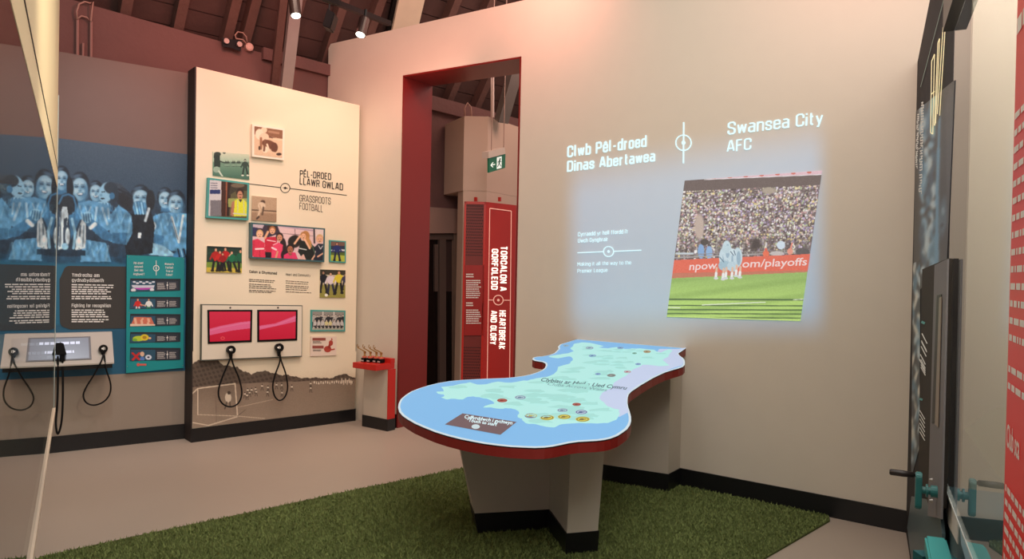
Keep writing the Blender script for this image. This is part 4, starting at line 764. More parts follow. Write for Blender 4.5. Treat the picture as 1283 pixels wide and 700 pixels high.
for i, (y0, y1) in enumerate(flaps):
    yr0, yr1 = y0 + 5, y1 - 6
    wq = [kx(37, y0), kx(322, y0 + 2), kx(320, y1 - 8), kx(34, y1)]
    w = MB().slab(MURAL, wq, .0305, .032).build('window_recess', mat('window_shadow_grey', (34, 44, 52), .6), qb)
    lq = [kx(182, y0 + 14), kx(310, y0 + 15), kx(310, y1 - 9), kx(182, y1 - 5)]
    MB().slab(MURAL, lq, .032, .036).build('label_plate', dkw, w)
    pz = lambda x, y: MURAL.at(x, y, .0375)
    greek('label_print', [kx(190, y0 + 24), kx(238, y0 + 24), kx(238, y1 - 14), kx(190, y1 - 12)], 5, pz, mat('grey_ink', (190, 186, 182)), w, seed=20 + i, h=.55); greek('label_print', [kx(258, y0 + 24), kx(300, y0 + 24), kx(300, y1 - 16), kx(258, y1 - 14)], 5, pz, mat('grey_ink', (190, 186, 182)), w, seed=40 + i, h=.55)
    multi('label_mark', [stroke(*kx(247, y0 + 20), *kx(247, y1 - 14), .6, pz), disc(*kx(247, (y0 + y1) / 2), 1.1, pz)], white_ink, w)
    p = Pic([kx(40, y0 + 12), kx(180, y0 + 13), kx(178, y1 - 6), kx(36, y1 - 2)], 64, 34, (44, 84, 108)); p.t(155, 315, 4.518)
    if i == 0: p.ell(110, 205, 50, 12, (190, 70, 180)).poly([(45, 190), (175, 190), (170, 205), (50, 205)], (214, 216, 230)); [p.ell(60 + k * 18, 172 + (k % 2) * 7, 9, 5, (226, 230, 240)) for k in range(7)]; p.ell(55, 218, 14, 10, (230, 232, 238)); p.ell(160, 216, 12, 10, (230, 232, 238))
    if i == 1: p.man(80, 265, 90, (230, 180, 150), (170, 60, 50), (214, 46, 44), (236, 236, 236)).man(142, 265, 90, (220, 170, 140), (50, 40, 36), (236, 240, 236), (60, 150, 90)).line(95, 300, 125, 306, 6, (224, 170, 140))
    if i == 2: p.poly([(60, 370), (155, 372), (178, 425), (38, 425)], (214, 120, 96)); [p.ell(60 + (k * 37) % 110, 378 + (k * 13) % 34, 4, 3, (240, 190, 160)) for k in range(40)]; p.line(38, 416, 178, 418, 14, (238, 208, 184))
    if i == 3: p.ell(85, 492, 34, 15, (190, 214, 60)).ell(118, 486, 24, 18, (232, 206, 50)).ell(118, 486, 12, 9, (180, 140, 40)).ell(62, 500, 14, 8, (120, 180, 60)).ell(148, 490, 8, 6, (240, 190, 150))
    if i == 4: p.line(50, 575, 90, 612, 12, (206, 44, 44)).line(88, 575, 52, 612, 12, (206, 44, 44)).ell(105, 580, 12, 14, (230, 190, 160)).ell(105, 608, 13, 14, (90, 130, 200)).ell(140, 598, 18, 14, (220, 226, 240)).ell(140, 598, 7, 5, (40, 50, 80))
    p.build('quiz_picture', MURAL, .0335, print_m, w)
multi('logo_print', [disc(*kx(82, 640), 2, pq), stroke(*kx(88, 640), *kx(128, 640), 2.4, pq)], mat('logo_red', (226, 96, 86), .5), qb)
for x, y in ((30, 30), (340, 40), (30, 345), (335, 645), (20, 650)): multi('fixing_screw', [disc(*kx(x, y), .5, pq)], metal_m, qb)

# grey sloping audio console with a screen
CZ = .955
cons = thing('audio_console', MURAL.P(-.75, .1, .7), 'grey sloping wall console with a small text screen below the mural', 'console')
aR = MURAL.az(141.5, 440, .15)[0]; aL = aR - .86
zb_ = MURAL.az(142, 455.5, .24)[1]; zt_ = MURAL.az(140, 415.5, .06)[1]
grc = mat('pale_grey_console', (178, 172, 162), .5, noise=.03)
prof = [(.004, zb_ + .03), (.24, zb_), (.24, zb_ + .012), (.06, zt_), (.004, zt_)]
MB().prism([MURAL.P(aL, o, z) for o, z in prof], [MURAL.P(aR, o, z) for o, z in prof]).build('console_body', grc, cons)
MB().prism([MURAL.P(aL + .01, .004, zb_ - .035), MURAL.P(aL + .01, .225, zb_ - .035), MURAL.P(aL + .01, .225, zb_), MURAL.P(aL + .01, .004, zb_)], [MURAL.P(aR - .01, .004, zb_ - .035), MURAL.P(aR - .01, .225, zb_ - .035), MURAL.P(aR - .01, .225, zb_), MURAL.P(aR - .01, .004, zb_)]).build('console_base', black_m, cons)
def slope(a, t, lift=0.):   # t 0 bottom .. 1 top of the sloping face
    return MURAL.P(a, .24 - .18 * t + lift * .78, zb_ + .012 + (zt_ - zb_ - .012) * t + lift * .6)
s0, s1 = aR - .70, aR - .16
MB().prism([slope(s0, .12, .001), slope(s1, .12, .001), slope(s1, .86, .001), slope(s0, .86, .001)], [slope(s0, .12, .005), slope(s1, .12, .005), slope(s1, .86, .005), slope(s0, .86, .005)]).build('screen_bezel', mat('grey_bezel', (84, 86, 90), .4), cons)
flat('screen', [slope(s0 + .015, .16, .006), slope(s1 - .015, .16, .006), slope(s1 - .015, .82, .006), slope(s0 + .015, .82, .006)], mat('grey_screen', (96, 104, 116), .25, emit=.5), cons)
st = mat('screen_text', (190, 200, 220), .5, emit=.6)
tx = lambda x, y: slope(s0 + (s1 - s0) * x, y, .008)
for yy, w0, w1, sd in ((.66, .12, .86, 3), (.38, .2, .78, 4), (.24, .44, .6, 5)):
    greek('screen_lines', [(w0, yy + .06), (w1, yy + .06), (w1, yy - .06), (w0, yy - .06)], 1, tx, st, cons, h=.7, ragged=.02, seed=sd)
handset(MURAL, 129.2, 436.5, 6., .15, [(129.5, 443, .22), (127, 452, .25), (118.5, 468, .23), (108.5, 484, .2), (104.4, 495, .18), (108, 504, .17), (118, 507.3, .18), (130, 503, .2), (137.6, 493, .2), (138.4, 480, .22), (133, 462, .24), (130.5, 443, .22)], 'black listening handset at right end of the grey console', r=.0065)
# left handset is a darker, hooded one with long cords
hc = MURAL.at(77, 438, .17); h2 = thing('audio_handset', hc, 'black hooded handset with long cords hanging at the glass edge', 'audio handset', 'listening handsets on cords')
MB().prism([MURAL.at(x, y, .17) for x, y in [(70, 430), (79.5, 430), (83.5, 444.5), (70, 444.5)]], [MURAL.at(x, y, .26) for x, y in [(69.5, 429), (79.5, 429), (83.8, 444.5), (69.5, 444.5)]]).build('hood', plastic_m, h2, bevel=.006)
MB().tube([MURAL.at(78, 444, .22), MURAL.at(78, 452, .22)], .02, 10).build('neck', plastic_m, h2)
cord_loop(MURAL, None, [(78, 446, .22), (78.8, 470, .23), (78.6, 505, .22), (76.8, 530, .2), (72.5, 543.5, .18), (70, 530, .2), (71.8, 505, .22), (72.6, 470, .23), (72.4, 446, .24)], .008, 'cord', h2)

# ------------------------------------------------------------------ little red plinth with brass-armed models
pp_ = thing('model_plinth', MAIN.P(4.6, .12, 0), 'small grey pedestal with red top shelf beside the doorway', 'plinth')
MB().box(MAIN, 4.434, 4.777, .075, .164, 0, .60).build('plinth_body', grey_m, pp_)
MB().box(MAIN, 4.420, 4.783, .070, .172, 0, .115).build('kick_board', black_m, pp_)
MB().box(MAIN, 4.424, 4.434, .072, .168, .115, .60).build('side_panel', redb_m, pp_)
MB().box(MAIN, 4.435, 4.765, .075, .325, .60, .655).build('top_shelf', redb_m, pp_, bevel=.004)
MB().box(MAIN, 4.435, 4.765, .075, .13, .655, .70).build('back_rail', redb_m, pp_)
brass = mat('aged_brass', (176, 140, 84), .35, metal=.7)
lb_m = mat('grey_caption_strip', (196, 186, 180), .5)
for i, (x, y) in enumerate([(456.8, 453), (464, 453.6), (471.5, 454), (477.4, 454.6)]):
    c = on_floor(x, y, .655); 
    t = thing('brass_model', c, ['leftmost', 'second from left', 'third from left', 'rightmost'][i] + ' of four small brass-armed models on the red shelf', 'model', 'brass-armed models on the red shelf')
    C_ = Frame(c[:2], -53.57)
    MB().box(C_, -.022, .022, -.03, .03, .656, .694).build('black_block', plastic_m, t, bevel=.003)
    MB().box(C_, -.018, .018, .030, .032, .664, .676).build('label_strip', lb_m, t)
    MB().box(C_, -.016, .016, -.02, .02, .694, .712).build('pink_collar', mat('salmon_collar', (222, 112, 92), .5), t, bevel=.003)
    MB().tube([C_.P(0, 0, .712), C_.P(0, 0, .732), C_.P(0, 0, .752)], [.013, .009, .014], 10).build('brass_stem', brass, t)
    MB().tube([C_.P(-.01, 0, .752), C_.P(.04, 0, .768), C_.P(.10, .0, .785)], [.008, .006, .005], 8).build('brass_arm', brass, t)
    b = MB(); b.tube([C_.P(.10, 0, .785), C_.P(.115, 0, .80), C_.P(.108, 0, .822)], .004, 6); b.tube([C_.P(.095, 0, .785), C_.P(.085, 0, .805)], .004, 6); b.build('brass_claw', brass, t)

# ------------------------------------------------------------------ map table
TT = math.tan(math.radians(7.0)); T0 = 1.028
tn_ = MAIN.n * math.sin(math.radians(7)) + np.array([0, 0, math.cos(math.radians(7))]); tp0 = MAIN.P(1.97, 0, T0)
def tab(x, y, lift=0.):
    d = ray(x, y); p0 = tp0 + tn_ * lift; return CAM + d * ((p0 - CAM) @ tn_) / (d @ tn_)
rim = [(718, 426.6), (701.8, 431.3), (699.2, 434), (699.7, 437.2), (694.4, 442.3), (688, 444.6), (679.6, 446.1), (672, 446.8), (667.7, 448), (667, 449.8), (670, 451.4), (679.6, 452.9), (683.4, 454.8), (684, 457.5), (682.5, 460.9), (679, 463.6), (673.6, 466), (665, 468.8), (655.9, 470.7), (644, 472.4), (632.2, 473.4), (608.5, 474.2), (578.9, 475.7), (563, 477.3), (549.2, 479.6), (537, 482.6), (525.5, 486.1), (515, 490.3), (507.8, 495), (502, 500), (499.5, 505.3), (498.8, 510), (500.4, 515.7), (504.6, 520.4), (510.7, 524.6), (520, 530), (531.5, 535), (545, 540.4), (561, 545.3), (577, 549.3), (593.7, 552.7), (608, 555.2), (623.3, 557.2), (640, 558.9), (655.9, 559.7), (670, 560.2), (682.5, 559.7), (693, 558.4), (703.3, 556.3), (713, 554.2), (724, 552.7), (736, 552), (747.7, 551.3), (757, 550.2), (765.5, 548.3), (774, 545), (780.3, 540.9), (785.6, 537), (789.2, 532), (790.8, 527), (790.6, 521.6), (789, 515.5), (787.1, 509.8), (786.2, 505), (786.2, 500.9), (786.6, 497), (787.7, 493.5), (791, 489.8), (796.6, 486.1), (803, 481.8), (809.9, 477.8), (817, 473.6), (824.7, 469.8), (833, 466), (842.5, 463), (850, 461), (855.8, 458.8), (858, 456.4), (858.2, 453.5), (857.6, 450.6), (855.8, 448.2), (852, 445.6), (849.9, 443.1), (850.4, 441.6), (852.9, 440.2), (860.3, 435.1), (862.6, 433.4)]
tbl = thing('map_table', MAIN.P(1.9, 1.4, 0), 'large map-shaped red-edged table showing a blue projected map of Wales', 'table')
R3 = [tab(*p) for p in rim]
for i in (0, -1):   # the two corners meet the wall
    s_ = R3[i]; o_ = (s_ - MAIN.o) @ MAIN.n; R3[i] = s_ - MAIN.n * (o_ - .004) + np.array([0, 0, (o_ - .004) * TT])
dn = np.array([0, 0, -1.])
MB().prism([p + dn * .003 for p in R3], [p + dn * .009 for p in R3]).build('black_edge_line', plastic_m, tbl)
MB().prism([p + dn * .009 for p in R3], [p + dn * .056 for p in R3]).build('red_rim', mat('table_red_edge', (132, 30, 24), .4), tbl)
MB().prism([p for p in R3], [p + dn * .003 for p in R3]).build('table_top', mat('projected_white_border', (222, 238, 246), .7, emit=.55), tbl)
def inset(P_, d):
    out = []; n = len(P_)
    for i in range(n):
        t = P_[(i + 1) % n] - P_[i - 1]; t /= np.linalg.norm(t); nn = np.cross(t, tn_); out.append(P_[i] + nn * d)
    return out
ins = inset(R3, .012)
if np.linalg.norm(ins[30] - tbl_c) > np.linalg.norm(R3[30] - tbl_c) if (tbl_c := np.mean(R3, 0)) is not None else False: ins = inset(R3, -.012)
sea_m = mat('projected_sea', (132, 192, 242), .7, emit=.62, noise=.03, scale=5)
sea = flat('sea_projection', [p + tn_ * .0012 for p in ins], sea_m, tbl)
P_l = lambda l: (lambda x, y: tab(x, y, l))
eng = [(826, 437), (850, 437), (861, 434.8), (851, 440.3), (848.4, 443), (854.5, 448.6), (856.6, 453.5), (854, 457.6), (841, 461.6), (823.5, 468.5), (808.6, 476.4), (795.4, 484.8), (786.2, 492.8), (784.8, 500.9), (785.6, 509.8), (787.6, 516), (776, 522), (755, 515), (742, 500), (750, 480), (790, 455), (820, 446)]
flat('border_land_projection', [tab(x, y, .0022) for x, y in eng], mat('projected_lavender', (200, 214, 244), .7, emit=.62), tbl)
land = [(546.8, 490.4), (556, 490), (552.6, 484.5), (567.8, 483), (577, 480.6), (588.8, 478.7), (598, 481.5), (609.9, 481), (624, 477.8), (640, 479.2), (652, 477.2), (661, 476.6), (669, 474.6), (675.9, 473.2), (684.8, 472), (693.8, 468.4), (698.3, 463.9), (699.2, 459.4), (711.7, 455.9), (715, 453), (718, 449.6), (716, 447), (711.7, 446.4), (705, 447.6), (699.2, 448.7), (687.5, 446.9), (693, 445), (699.2, 444.2), (706, 443), (711.7, 442.4), (718.9, 439.7), (714.4, 436.1), (718.9, 430.8), (726, 429.4), (733.2, 428.8), (745.8, 430.8), (756.5, 433.4), (750, 435), (761.9, 436.1), (772.7, 434.6), (783.4, 437), (792, 436.2), (801.4, 436.1), (810, 437.2), (819.3, 437.9), (828.2, 441.5), (838, 437.4), (843, 439.4), (840.8, 441), (837.2, 446.9), (830, 450.5), (839, 457.6), (830, 458.4), (819.3, 457.6), (804.9, 456.8), (794.2, 462.1), (787, 468.4), (778, 473.6), (769, 479.2), (765.5, 486.3), (754.7, 491.7), (751, 498.9), (757, 504), (761.9, 509), (768, 511.2), (775.9, 512.6), (776.5, 518), (772.4, 525.5), (761.9, 529.7), (748, 530.4), (733.8, 530), (718, 530.2), (703.4, 531.3), (698, 533.6), (694, 535.3), (685, 534.6), (677.7, 533), (668, 530.8), (659, 530), (656, 527.5), (654.3, 524.3), (650, 523), (648.5, 521.3), (650.4, 518), (649.6, 515), (645, 512.4), (640.3, 511.4), (633, 511), (626.3, 511.9), (615, 510.2), (605.2, 510.3), (608, 508), (612.2, 506.8), (617, 505.8), (619.2, 504.4), (615, 501.4), (609.9, 499.3), (600.5, 497.4), (593, 496.4), (586.5, 496.9), (582, 499), (579.5, 500.2), (570, 499.4), (560.8, 500.2), (556, 499), (552.6, 497.4), (557, 495.6), (556, 494), (549, 493)]
rl = random.Random(11); jag = []
for i, (x, y) in enumerate(land):
    jag.append((x, y)); x2, y2 = land[(i + 1) % len(land)]
    jag.append(((x + x2) / 2 + rl.uniform(-1, 1), (y + y2) / 2 + rl.uniform(-.5, .5)))
flat('land_projection', [tab(x, y, .0030) for x, y in jag], mat('projected_land', (178, 234, 230), .7, emit=.68, noise=.03, scale=9), tbl)
# hills: darker green patches
hp = []; lp = [(x, y) for x, y in land]; la = np.array(lp)
cnt = 0
while cnt < 90:
    cx, cy = rl.uniform(565, 835), rl.uniform(434, 528)
    sc_ = .35 + (cy - 430) / 110
    pts = [(cx + rl.uniform(.6, 1.3) * 11 * sc_ * math.cos(t * math.pi / 5) + 4 * math.sin(t), cy + rl.uniform(.4, 1.2) * 2.6 * sc_ * math.sin(t * math.pi / 5)) for t in range(10)]
    if all(inside(np.array([p[0]]), np.array([p[1]]), la)[0] for p in pts): hp.append([tab(x, y, .0038 + cnt * 2e-5) for x, y in pts]); cnt += 1
tag(multi('hill_patches', hp, mat('projected_hills', (166, 226, 220), .7, emit=.64), tbl), kind='stuff')
ml = P_l(.0052)
words('map_title', [('Clybiau ar Hyd a Lled Cymru', (677.7, 477.2), (785.4, 488), 4.4, (.2, -1))], ml, mat('map_ink', (60, 92, 110), .7), tbl, bold=.012, shear=.3)
words('map_subtitle', [('Clubs Across Wales', (686, 482), (760.5, 490), 3.4, (.2, -1))], ml, mat('map_soft_ink', (110, 150, 160), .7, emit=.2), tbl, bold=.0, shear=.3)
bd = [(709.2, 432.8, 1, 'w'), (738.8, 435.7, 1.4, 'w'), (777.3, 435.6, 1.1, 'b'), (810.8, 440.3, 1.3, 'o'), (795, 442.3, .8, 'g'), (799.5, 455.9, 1, 'b'), (749.2, 468.3, 1, 'b'), (766, 470, 1.5, 'k'), (786.2, 465.5, 1.3, 'r'), (742.4, 445.5, 1.3, 'b'), (629.2, 501.4, 1.8, 'n'), (652, 497.6, 2.0, 'w'), (722.5, 506.3, 1.5, 'R'), (704.8, 513.7, 1.9, 'w'), (728.5, 516, 2.2, 'n'), (665.7, 520.6, 2.3, 'B'), (685.5, 522.9, 2.5, 'y'), (707.1, 521.9, 2.3, 'y'), (730, 524.9, 2.5, 'y')]
bc = {'w': ((196, 226, 236), (110, 150, 190)), 'b': ((170, 206, 240), (80, 120, 200)), 'o': ((206, 190, 150), (150, 120, 90)), 'g': ((150, 210, 190), (90, 150, 130)), 'k': ((120, 128, 128), (190, 196, 190)), 'r': ((216, 228, 236), (200, 90, 100)), 'n': ((196, 216, 240), (90, 110, 170)), 'R': ((200, 110, 96), (150, 60, 60)), 'B': ((70, 90, 180), (230, 220, 120)), 'y': ((232, 220, 96), (150, 140, 90))}
bd[10] = (629.2, 501.4, 1.8, 'R')
for j, (x, y, s_, c) in enumerate(bd):
    rx = 3.6 * s_; ry = rx * .36; c1, c2 = bc[c]
    o = flat('club_badge', disc(x, y, rx, P_l(.0054), ry=ry), mat('badge_' + c, c1, .7, emit=.5), tbl)
    o2 = multi('badge_mark', ring(x, y, rx * .8, rx * .14, P_l(.0062), ry=ry * .8) + [disc(x - rx * .1, y, rx * .32, P_l(.0062), ry=ry * .36), stroke(x - rx * .5, y + ry * .25, x + rx * .5, y - ry * .1, ry * .3, P_l(.0064))], mat('badge_mark_' + c, c2, .7, emit=.35), o)
sg = flat('start_sign', [tab(x, y, .0040) for x, y in [(557.3, 531.4), (579.5, 517.6), (647.3, 528.3), (627, 544.4)]], mat('projected_brown_sign', (142, 118, 124), .7, emit=.32), tbl)
words('sign_lettering', [('Cyffyrddwch i gychwyn', (581.5, 523.6), (641.5, 531.6), 4.2, (.35, -1)), ('Touch to start', (586.5, 527.8), (622, 533.4), 3.8, (.35, -1))], P_l(.0052), whitelit, sg, bold=.015)
flat('sign_button', disc(596, 534.2, 5.2, P_l(.0052), ry=2.9), mat('projected_pale_button', (206, 228, 236), .7, emit=.6), sg)
# table support in the room: an L-shaped splayed plinth
def ztop(o): return T0 - o * TT - .058
def solid(name, plan0, plan1, z0, z1, m, parent):
    A = [MAIN.P(a, o, z0 if not callable(z0) else z0(o)) for a, o in plan0]; B = [MAIN.P(a, o, z1(o) if callable(z1) else z1) for a, o in plan1]
    return MB().prism(A, B).build(name, m, parent)
su = np.array([-.63, -.77]); sv = np.array([-.735, .68])
P0_ = np.array([2.018, 1.720]); P1_ = np.array([1.738, 1.391]); P2_ = np.array([1.446, 1.663]); P3_ = np.array([1.337, 1.519])
P4_ = P3_ - sv * .62; P5_ = P0_ - sv * .24
plan = [P0_, P1_, P2_, P3_, P4_, P5_]
flare = [np.array([.13, .12]), np.array([.0, .0]), np.array([-.02, .0]), np.array([-.045, -.01]), np.array([-.03, -.02]), np.array([.12, .1])]
mid = [p + f * .15 for p, f in zip(plan, flare)]; topp = [p + f for p, f in zip(plan, flare)]
solid('support_plinth', plan, topp, .0125, ztop, mat('support_paint', (200, 190, 175), .65, noise=.02), tbl)
def grow(P_, d):
    out = []
    for i in range(len(P_)):
        a_, b_, c_ = P_[i - 1], P_[i], P_[(i + 1) % len(P_)]; u1 = (b_ - a_) / np.linalg.norm(b_ - a_); u2 = (c_ - b_) / np.linalg.norm(c_ - b_)
        n1 = np.array([u1[1], -u1[0]]); n2 = np.array([u2[1], -u2[0]]); n_ = (n1 + n2) / (1 + n1 @ n2); out.append(b_ + n_ * d)
    return out
ar = sum(plan[i - 1][0] * plan[i][1] - plan[i][0] * plan[i - 1][1] for i in range(6)); sg2 = 1 if ar > 0 else -1
kbA = grow(plan, .006 * sg2); kbB = grow([p + f * .15 for p, f in zip(plan, flare)], .006 * sg2)
cen = np.mean(plan, 0); kb0 = [p + np.array([.004, .006]) * np.sign(p - cen) * 1.2 for p in plan]; kb1 = [p + f * .16 + np.array([.004, .006]) * np.sign(p - cen) * 1.2 for p, f in zip(plan, flare)]
solid('support_kick_board', kbA, kbB, .012, .128, black_m, tbl)
# wall pedestal
pw = [(1.492, .004), (1.492, .214), (1.95, .29), (2.12, .29), (2.12, .004)]
solid('wall_pedestal', pw, pw, .0, ztop, mat('support_paint', (200, 190, 175)), tbl)
pk = [(1.486, .004), (1.486, .221), (1.95, .297), (2.126, .297), (2.126, .004)]
solid('pedestal_kick_board', pk, pk, .0, .135, black_m, tbl)

# ------------------------------------------------------------------ picture thrown on the wall
wp = thing('wall_projection', MAIN.at(930, 400, .004), 'projected blue slide with white club title and a stadium crowd picture on the wall', 'projection')
H_ = Pic([(690, 130), (1060, 120), (1050, 432), (690, 436)], 120, 100, (0, 0, 0))
xx, yy = H_.x, H_.y
lo = np.clip((xx - 700) / 34, 0, 1) * np.clip((1046 - xx) / 34, 0, 1); ty = np.interp(xx, [690, 1060], [190, 128]); up_ = np.clip((yy - ty) / 70, 0, 1) * np.clip((436 - yy) / 60, 0, 1)
kf = (lo * lo * (3 - 2 * lo)) * (up_ * up_ * (3 - 2 * up_))
H_.c = np.tile(np.array([0., 180., 255.]), (len(xx), 1)); H_.alpha = kf
H_.build('blue_glow', MAIN, .002, mat_light_layer('projector_glow'), wp, scale=.19)  # glowing sheet carries the projector's blue light in its colour
pw_ = lambda x, y: MAIN.at(x, y, .006)
wu = (-.02, -1)
sign_words('welsh_title', [('Clwb Pêl-droed', (710.4, 197.5), (810, 183.8), 14.6, (.02, -1)), ('Dinas Abertawea', (710.2, 215.4), (820.6, 202), 13.8, (.02, -1))], pw_, whitelit, wp, w=0.155)
sign_words('english_title', [('Swansea City', (911.3, 169), (1031, 155), 16, (.03, -1)), ('AFC', (910.3, 190.8), (941.2, 187), 14.6, (.03, -1))], pw_, whitelit, wp, w=0.115)
multi('centre_symbol', [stroke(856.6, 153, 856.2, 204.5, 1.8, pw_), disc(856.3, 178.8, 2.5, pw_)] + ring(856.3, 178.8, 9.6, 1.5, pw_), whitelit, wp)
sign_words('caption', [("Cyrraedd yr holl ffordd i'r", (724, 296), (786.8, 292.2), 5.2, (.02, -1)), ('Uwch Gynghrair', (724, 304), (761.6, 301.9), 5.2, (.02, -1))], pw_, whitelit, wp, w=0.13)
sign_words('caption', [('Making it all the way to the', (723.4, 333.2), (790.6, 331), 4.8, (.02, -1)), ('Premier League', (723.4, 341.8), (761, 340.3), 4.8, (.02, -1))], pw_, whitelit, wp, w=0.1)
multi('caption_line', [stroke(723.5, 316.6, 756.6, 315.2, 1.2, pw_), stroke(768.4, 314.8, 803.5, 313.3, 1.2, pw_), disc(762.4, 315, 1.7, pw_)] + ring(762.4, 315, 6.3, 1.2, pw_), whitelit, wp)
cq = [(857.8, 226.2), (1030, 213.6), (1002.8, 402), (835.3, 397)]
c = Pic(cq, 330, 330, (118, 104, 98)); c.t(830, 205, 3.415); X_, Y_ = c._X()
# crowd: irregular blobs of shirts, heads and arms
rc = np.random.RandomState(5)
pal = [(232, 228, 226), (214, 206, 214), (236, 232, 196), (196, 176, 216), (226, 196, 188), (120, 104, 106), (84, 72, 74), (236, 214, 140), (180, 196, 160), (200, 150, 150), (150, 130, 170), (98, 84, 80), (210, 200, 196), (244, 242, 240), (70, 60, 62), (90, 78, 74), (110, 92, 88)]
c.c[:] = np.array((128, 112, 108))
G = 11.0; gx = np.arange(-10, 730, G); gy = np.arange(100, 410, G * .9)
cells = {}
u_, v_ = c.u, c.v
def crowd(sc, seed, op):
    rr = np.random.RandomState(seed); nx_, ny_ = int(40 * sc), int(46 * sc); cx_ = rr.rand(ny_, nx_) ; cy_ = rr.rand(ny_, nx_); ci = rr.randint(0, len(pal), (ny_, nx_)); rad = rr.uniform(.22, .5, (ny_, nx_)); el = rr.uniform(.5, 1.8, (ny_, nx_))
    fx = u_ * (nx_ - 1); fy = v_ * (ny_ - 1); ix = fx.astype(int); iy = fy.astype(int)
    dx = fx - ix - .2 - .6 * cx_[iy, ix]; dy = fy - iy - .2 - .6 * cy_[iy, ix]; e = np.sqrt(dx ** 2 * el[iy, ix] + dy ** 2 / el[iy, ix]) / rad[iy, ix]
    col = np.array(pal, float)[ci[iy, ix]]; m = np.clip((1 - e) * 3, 0, 1)[:, None] * op; c.c = c.c * (1 - m) + col * m
crowd(.95, 1, 1); crowd(1.25, 2, .95); crowd(.8, 3, .6); crowd(1.1, 7, .9)
dens = np.clip((Y_ - 300) / 60, 0, 1); c.mix(dens * (np.sin(X_ * .21) * np.sin(X_ * .043 + 2) > -.1), (84, 74, 72), .55)
c.poly([(90, 66), (700, 24), (690, 90), (85, 118)], (106, 92, 88)); c.poly([(180, 64), (690, 26), (690, 46), (400, 58), (200, 68)], (222, 186, 196)); [c.ell(220 + i * 68, 62 - i * 4.2, 10, 5, (206, 110, 96)) for i in range(7)]; c.line(180, 68, 690, 46, 3, (230, 224, 226))
c.ell(158, 270, 20, 55, (190, 170, 158), 0, .4); c.ell(455, 115, 30, 14, (170, 156, 140), 0, .4); c.ell(165, 375, 14, 32, (132, 168, 214)); c.ell(200, 380, 14, 28, (140, 176, 218)); c.ell(180, 335, 18, 14, (80, 72, 68))
c.line(50, 402, 640, 376, 5, (166, 160, 160)); c.line(50, 392, 640, 365, 3, (140, 132, 130)); c.line(60, 384, 130, 384, 8, (196, 206, 214)); c.ell(443, 385, 14, 14, (232, 110, 80)); c.ell(443, 368, 6, 8, (220, 100, 80)); c.ell(507, 348, 18, 18, (206, 222, 236)); c.ell(490, 384, 30, 10, (196, 188, 186)); c.ell(546, 375, 12, 14, (230, 150, 130)); c.line(555, 340, 548, 365, 7, (230, 140, 120)); c.ell(400, 345, 22, 26, (74, 64, 62), 0, .9); c.ell(600, 376, 30, 16, (90, 84, 84))
c.poly([(48, 412), (634, 386), (622, 458), (40, 470)], (226, 104, 82))
c.poly([(38, 489), (622, 462), (600, 690), (10, 690)], (150, 188, 92)); c.poly([(40, 468), (622, 456), (622, 464), (38, 491)], (196, 116, 92)); c.grad((150, 184, 100), (178, 214, 110), 480, 600, (Y_ > 490 - (X_ - 38) * .046).astype(float) * (Y_ < 700))
c.mix(np.clip(np.sin(Y_ * .09 + X_ * .012), 0, 1) * (Y_ > 492), (132, 166, 84), .5)
for y0, w in ((580, 7), (606, 5), (624, 6), (641, 5), (658, 5)): c.line(10, y0, 612, y0 + 2, w, (78, 104, 62))
c.line(170, 604, 440, 592, 4, (226, 238, 208)); c.line(10, 614, 75, 616, 4, (220, 232, 200)); c.line(560, 582, 606, 579, 3, (226, 238, 208)); c.line(15, 652, 600, 672, 5, (196, 226, 120))
for dx in ((262, 400), (282, 395), (300, 405), (322, 400), (275, 370)): c.ell(dx[0], dx[1], 20, 42, (196, 218, 228)); c.ell(dx[0] + 4, dx[1] + 4, 9, 30, (150, 178, 196))
c.ell(275, 366, 20, 17, (188, 212, 222)); c.ell(300, 378, 14, 14, (206, 226, 234)); c.line(292, 376, 304, 392, 4, (90, 110, 130)); c.line(306, 372, 312, 390, 4, (90, 110, 130)); c.ell(265, 436, 26, 22, (160, 190, 206)); c.ell(300, 440, 24, 22, (186, 210, 222)); c.line(245, 400, 262, 420, 4, (90, 120, 140))
for x, y in ((232, 462), (262, 466), (274, 462), (300, 462), (318, 452), (334, 458)): c.line(x, y - 16, x - 2, y + 6, 9, (226, 186, 160)); c.line(x - 2, y + 6, x - 4, y + 26, 11, (236, 240, 240)); c.ell(x - 3, y + 28, 10, 5, (210, 214, 214))
c.mix(np.ones(len(X_)), (200, 200, 200), .12); c.speck(5)
c.build('crowd_picture', MAIN, .006, mat_print('projected_picture', emit=.80, diffuse=.3, rough=.8), wp)
kc = lambda x, y: (830 + x / 3.415, 205 + y / 3.415)
words('board_lettering', [('npow', kc(114, 455), kc(232, 449), 9.6, (.14, -1)), ('om/playoffs', kc(340, 444), kc(617, 434), 9.6, (.14, -1))], lambda x, y: MAIN.at(x, y, .0085), mat('projected_pale_pink', (248, 224, 222), .8, emit=.62), wp, bold=.012)

# ------------------------------------------------------------------ right hand graphic board
AF, AN = 0.02, -1.86; ZT = 2.98
def R_(a, o, z): return CASE_R.P(a, o, z)
gb = thing('graphic_board', R_(-.9, -.03, 0), 'tall dark angled-top board with blue photo mural and yellow title at right', 'display board')
ax = lambda x, y, o=0.: CASE_R.az(x, y, o)
an_t, an_b = ax(1196.5, 20)[0], ax(1180, 640)[0]; AN = (an_t + an_b) / 2
out = [(.0, 0), (.0, ax(1150, 76)[1]), (ax(1165, 0)[0], ax(1165, 0)[1]), (AN, 3.25), (AN, 0)]
dkb = mat('dark_graphite_board', (50, 48, 52), .7, noise=.04, spec=.15)
MB().prism([R_(a, 0, z) for a, z in out], [R_(a, -.05, z) for a, z in out]).build('board', dkb, gb)
pR = lambda o: (lambda x, y: CASE_R.at(x, y, o))
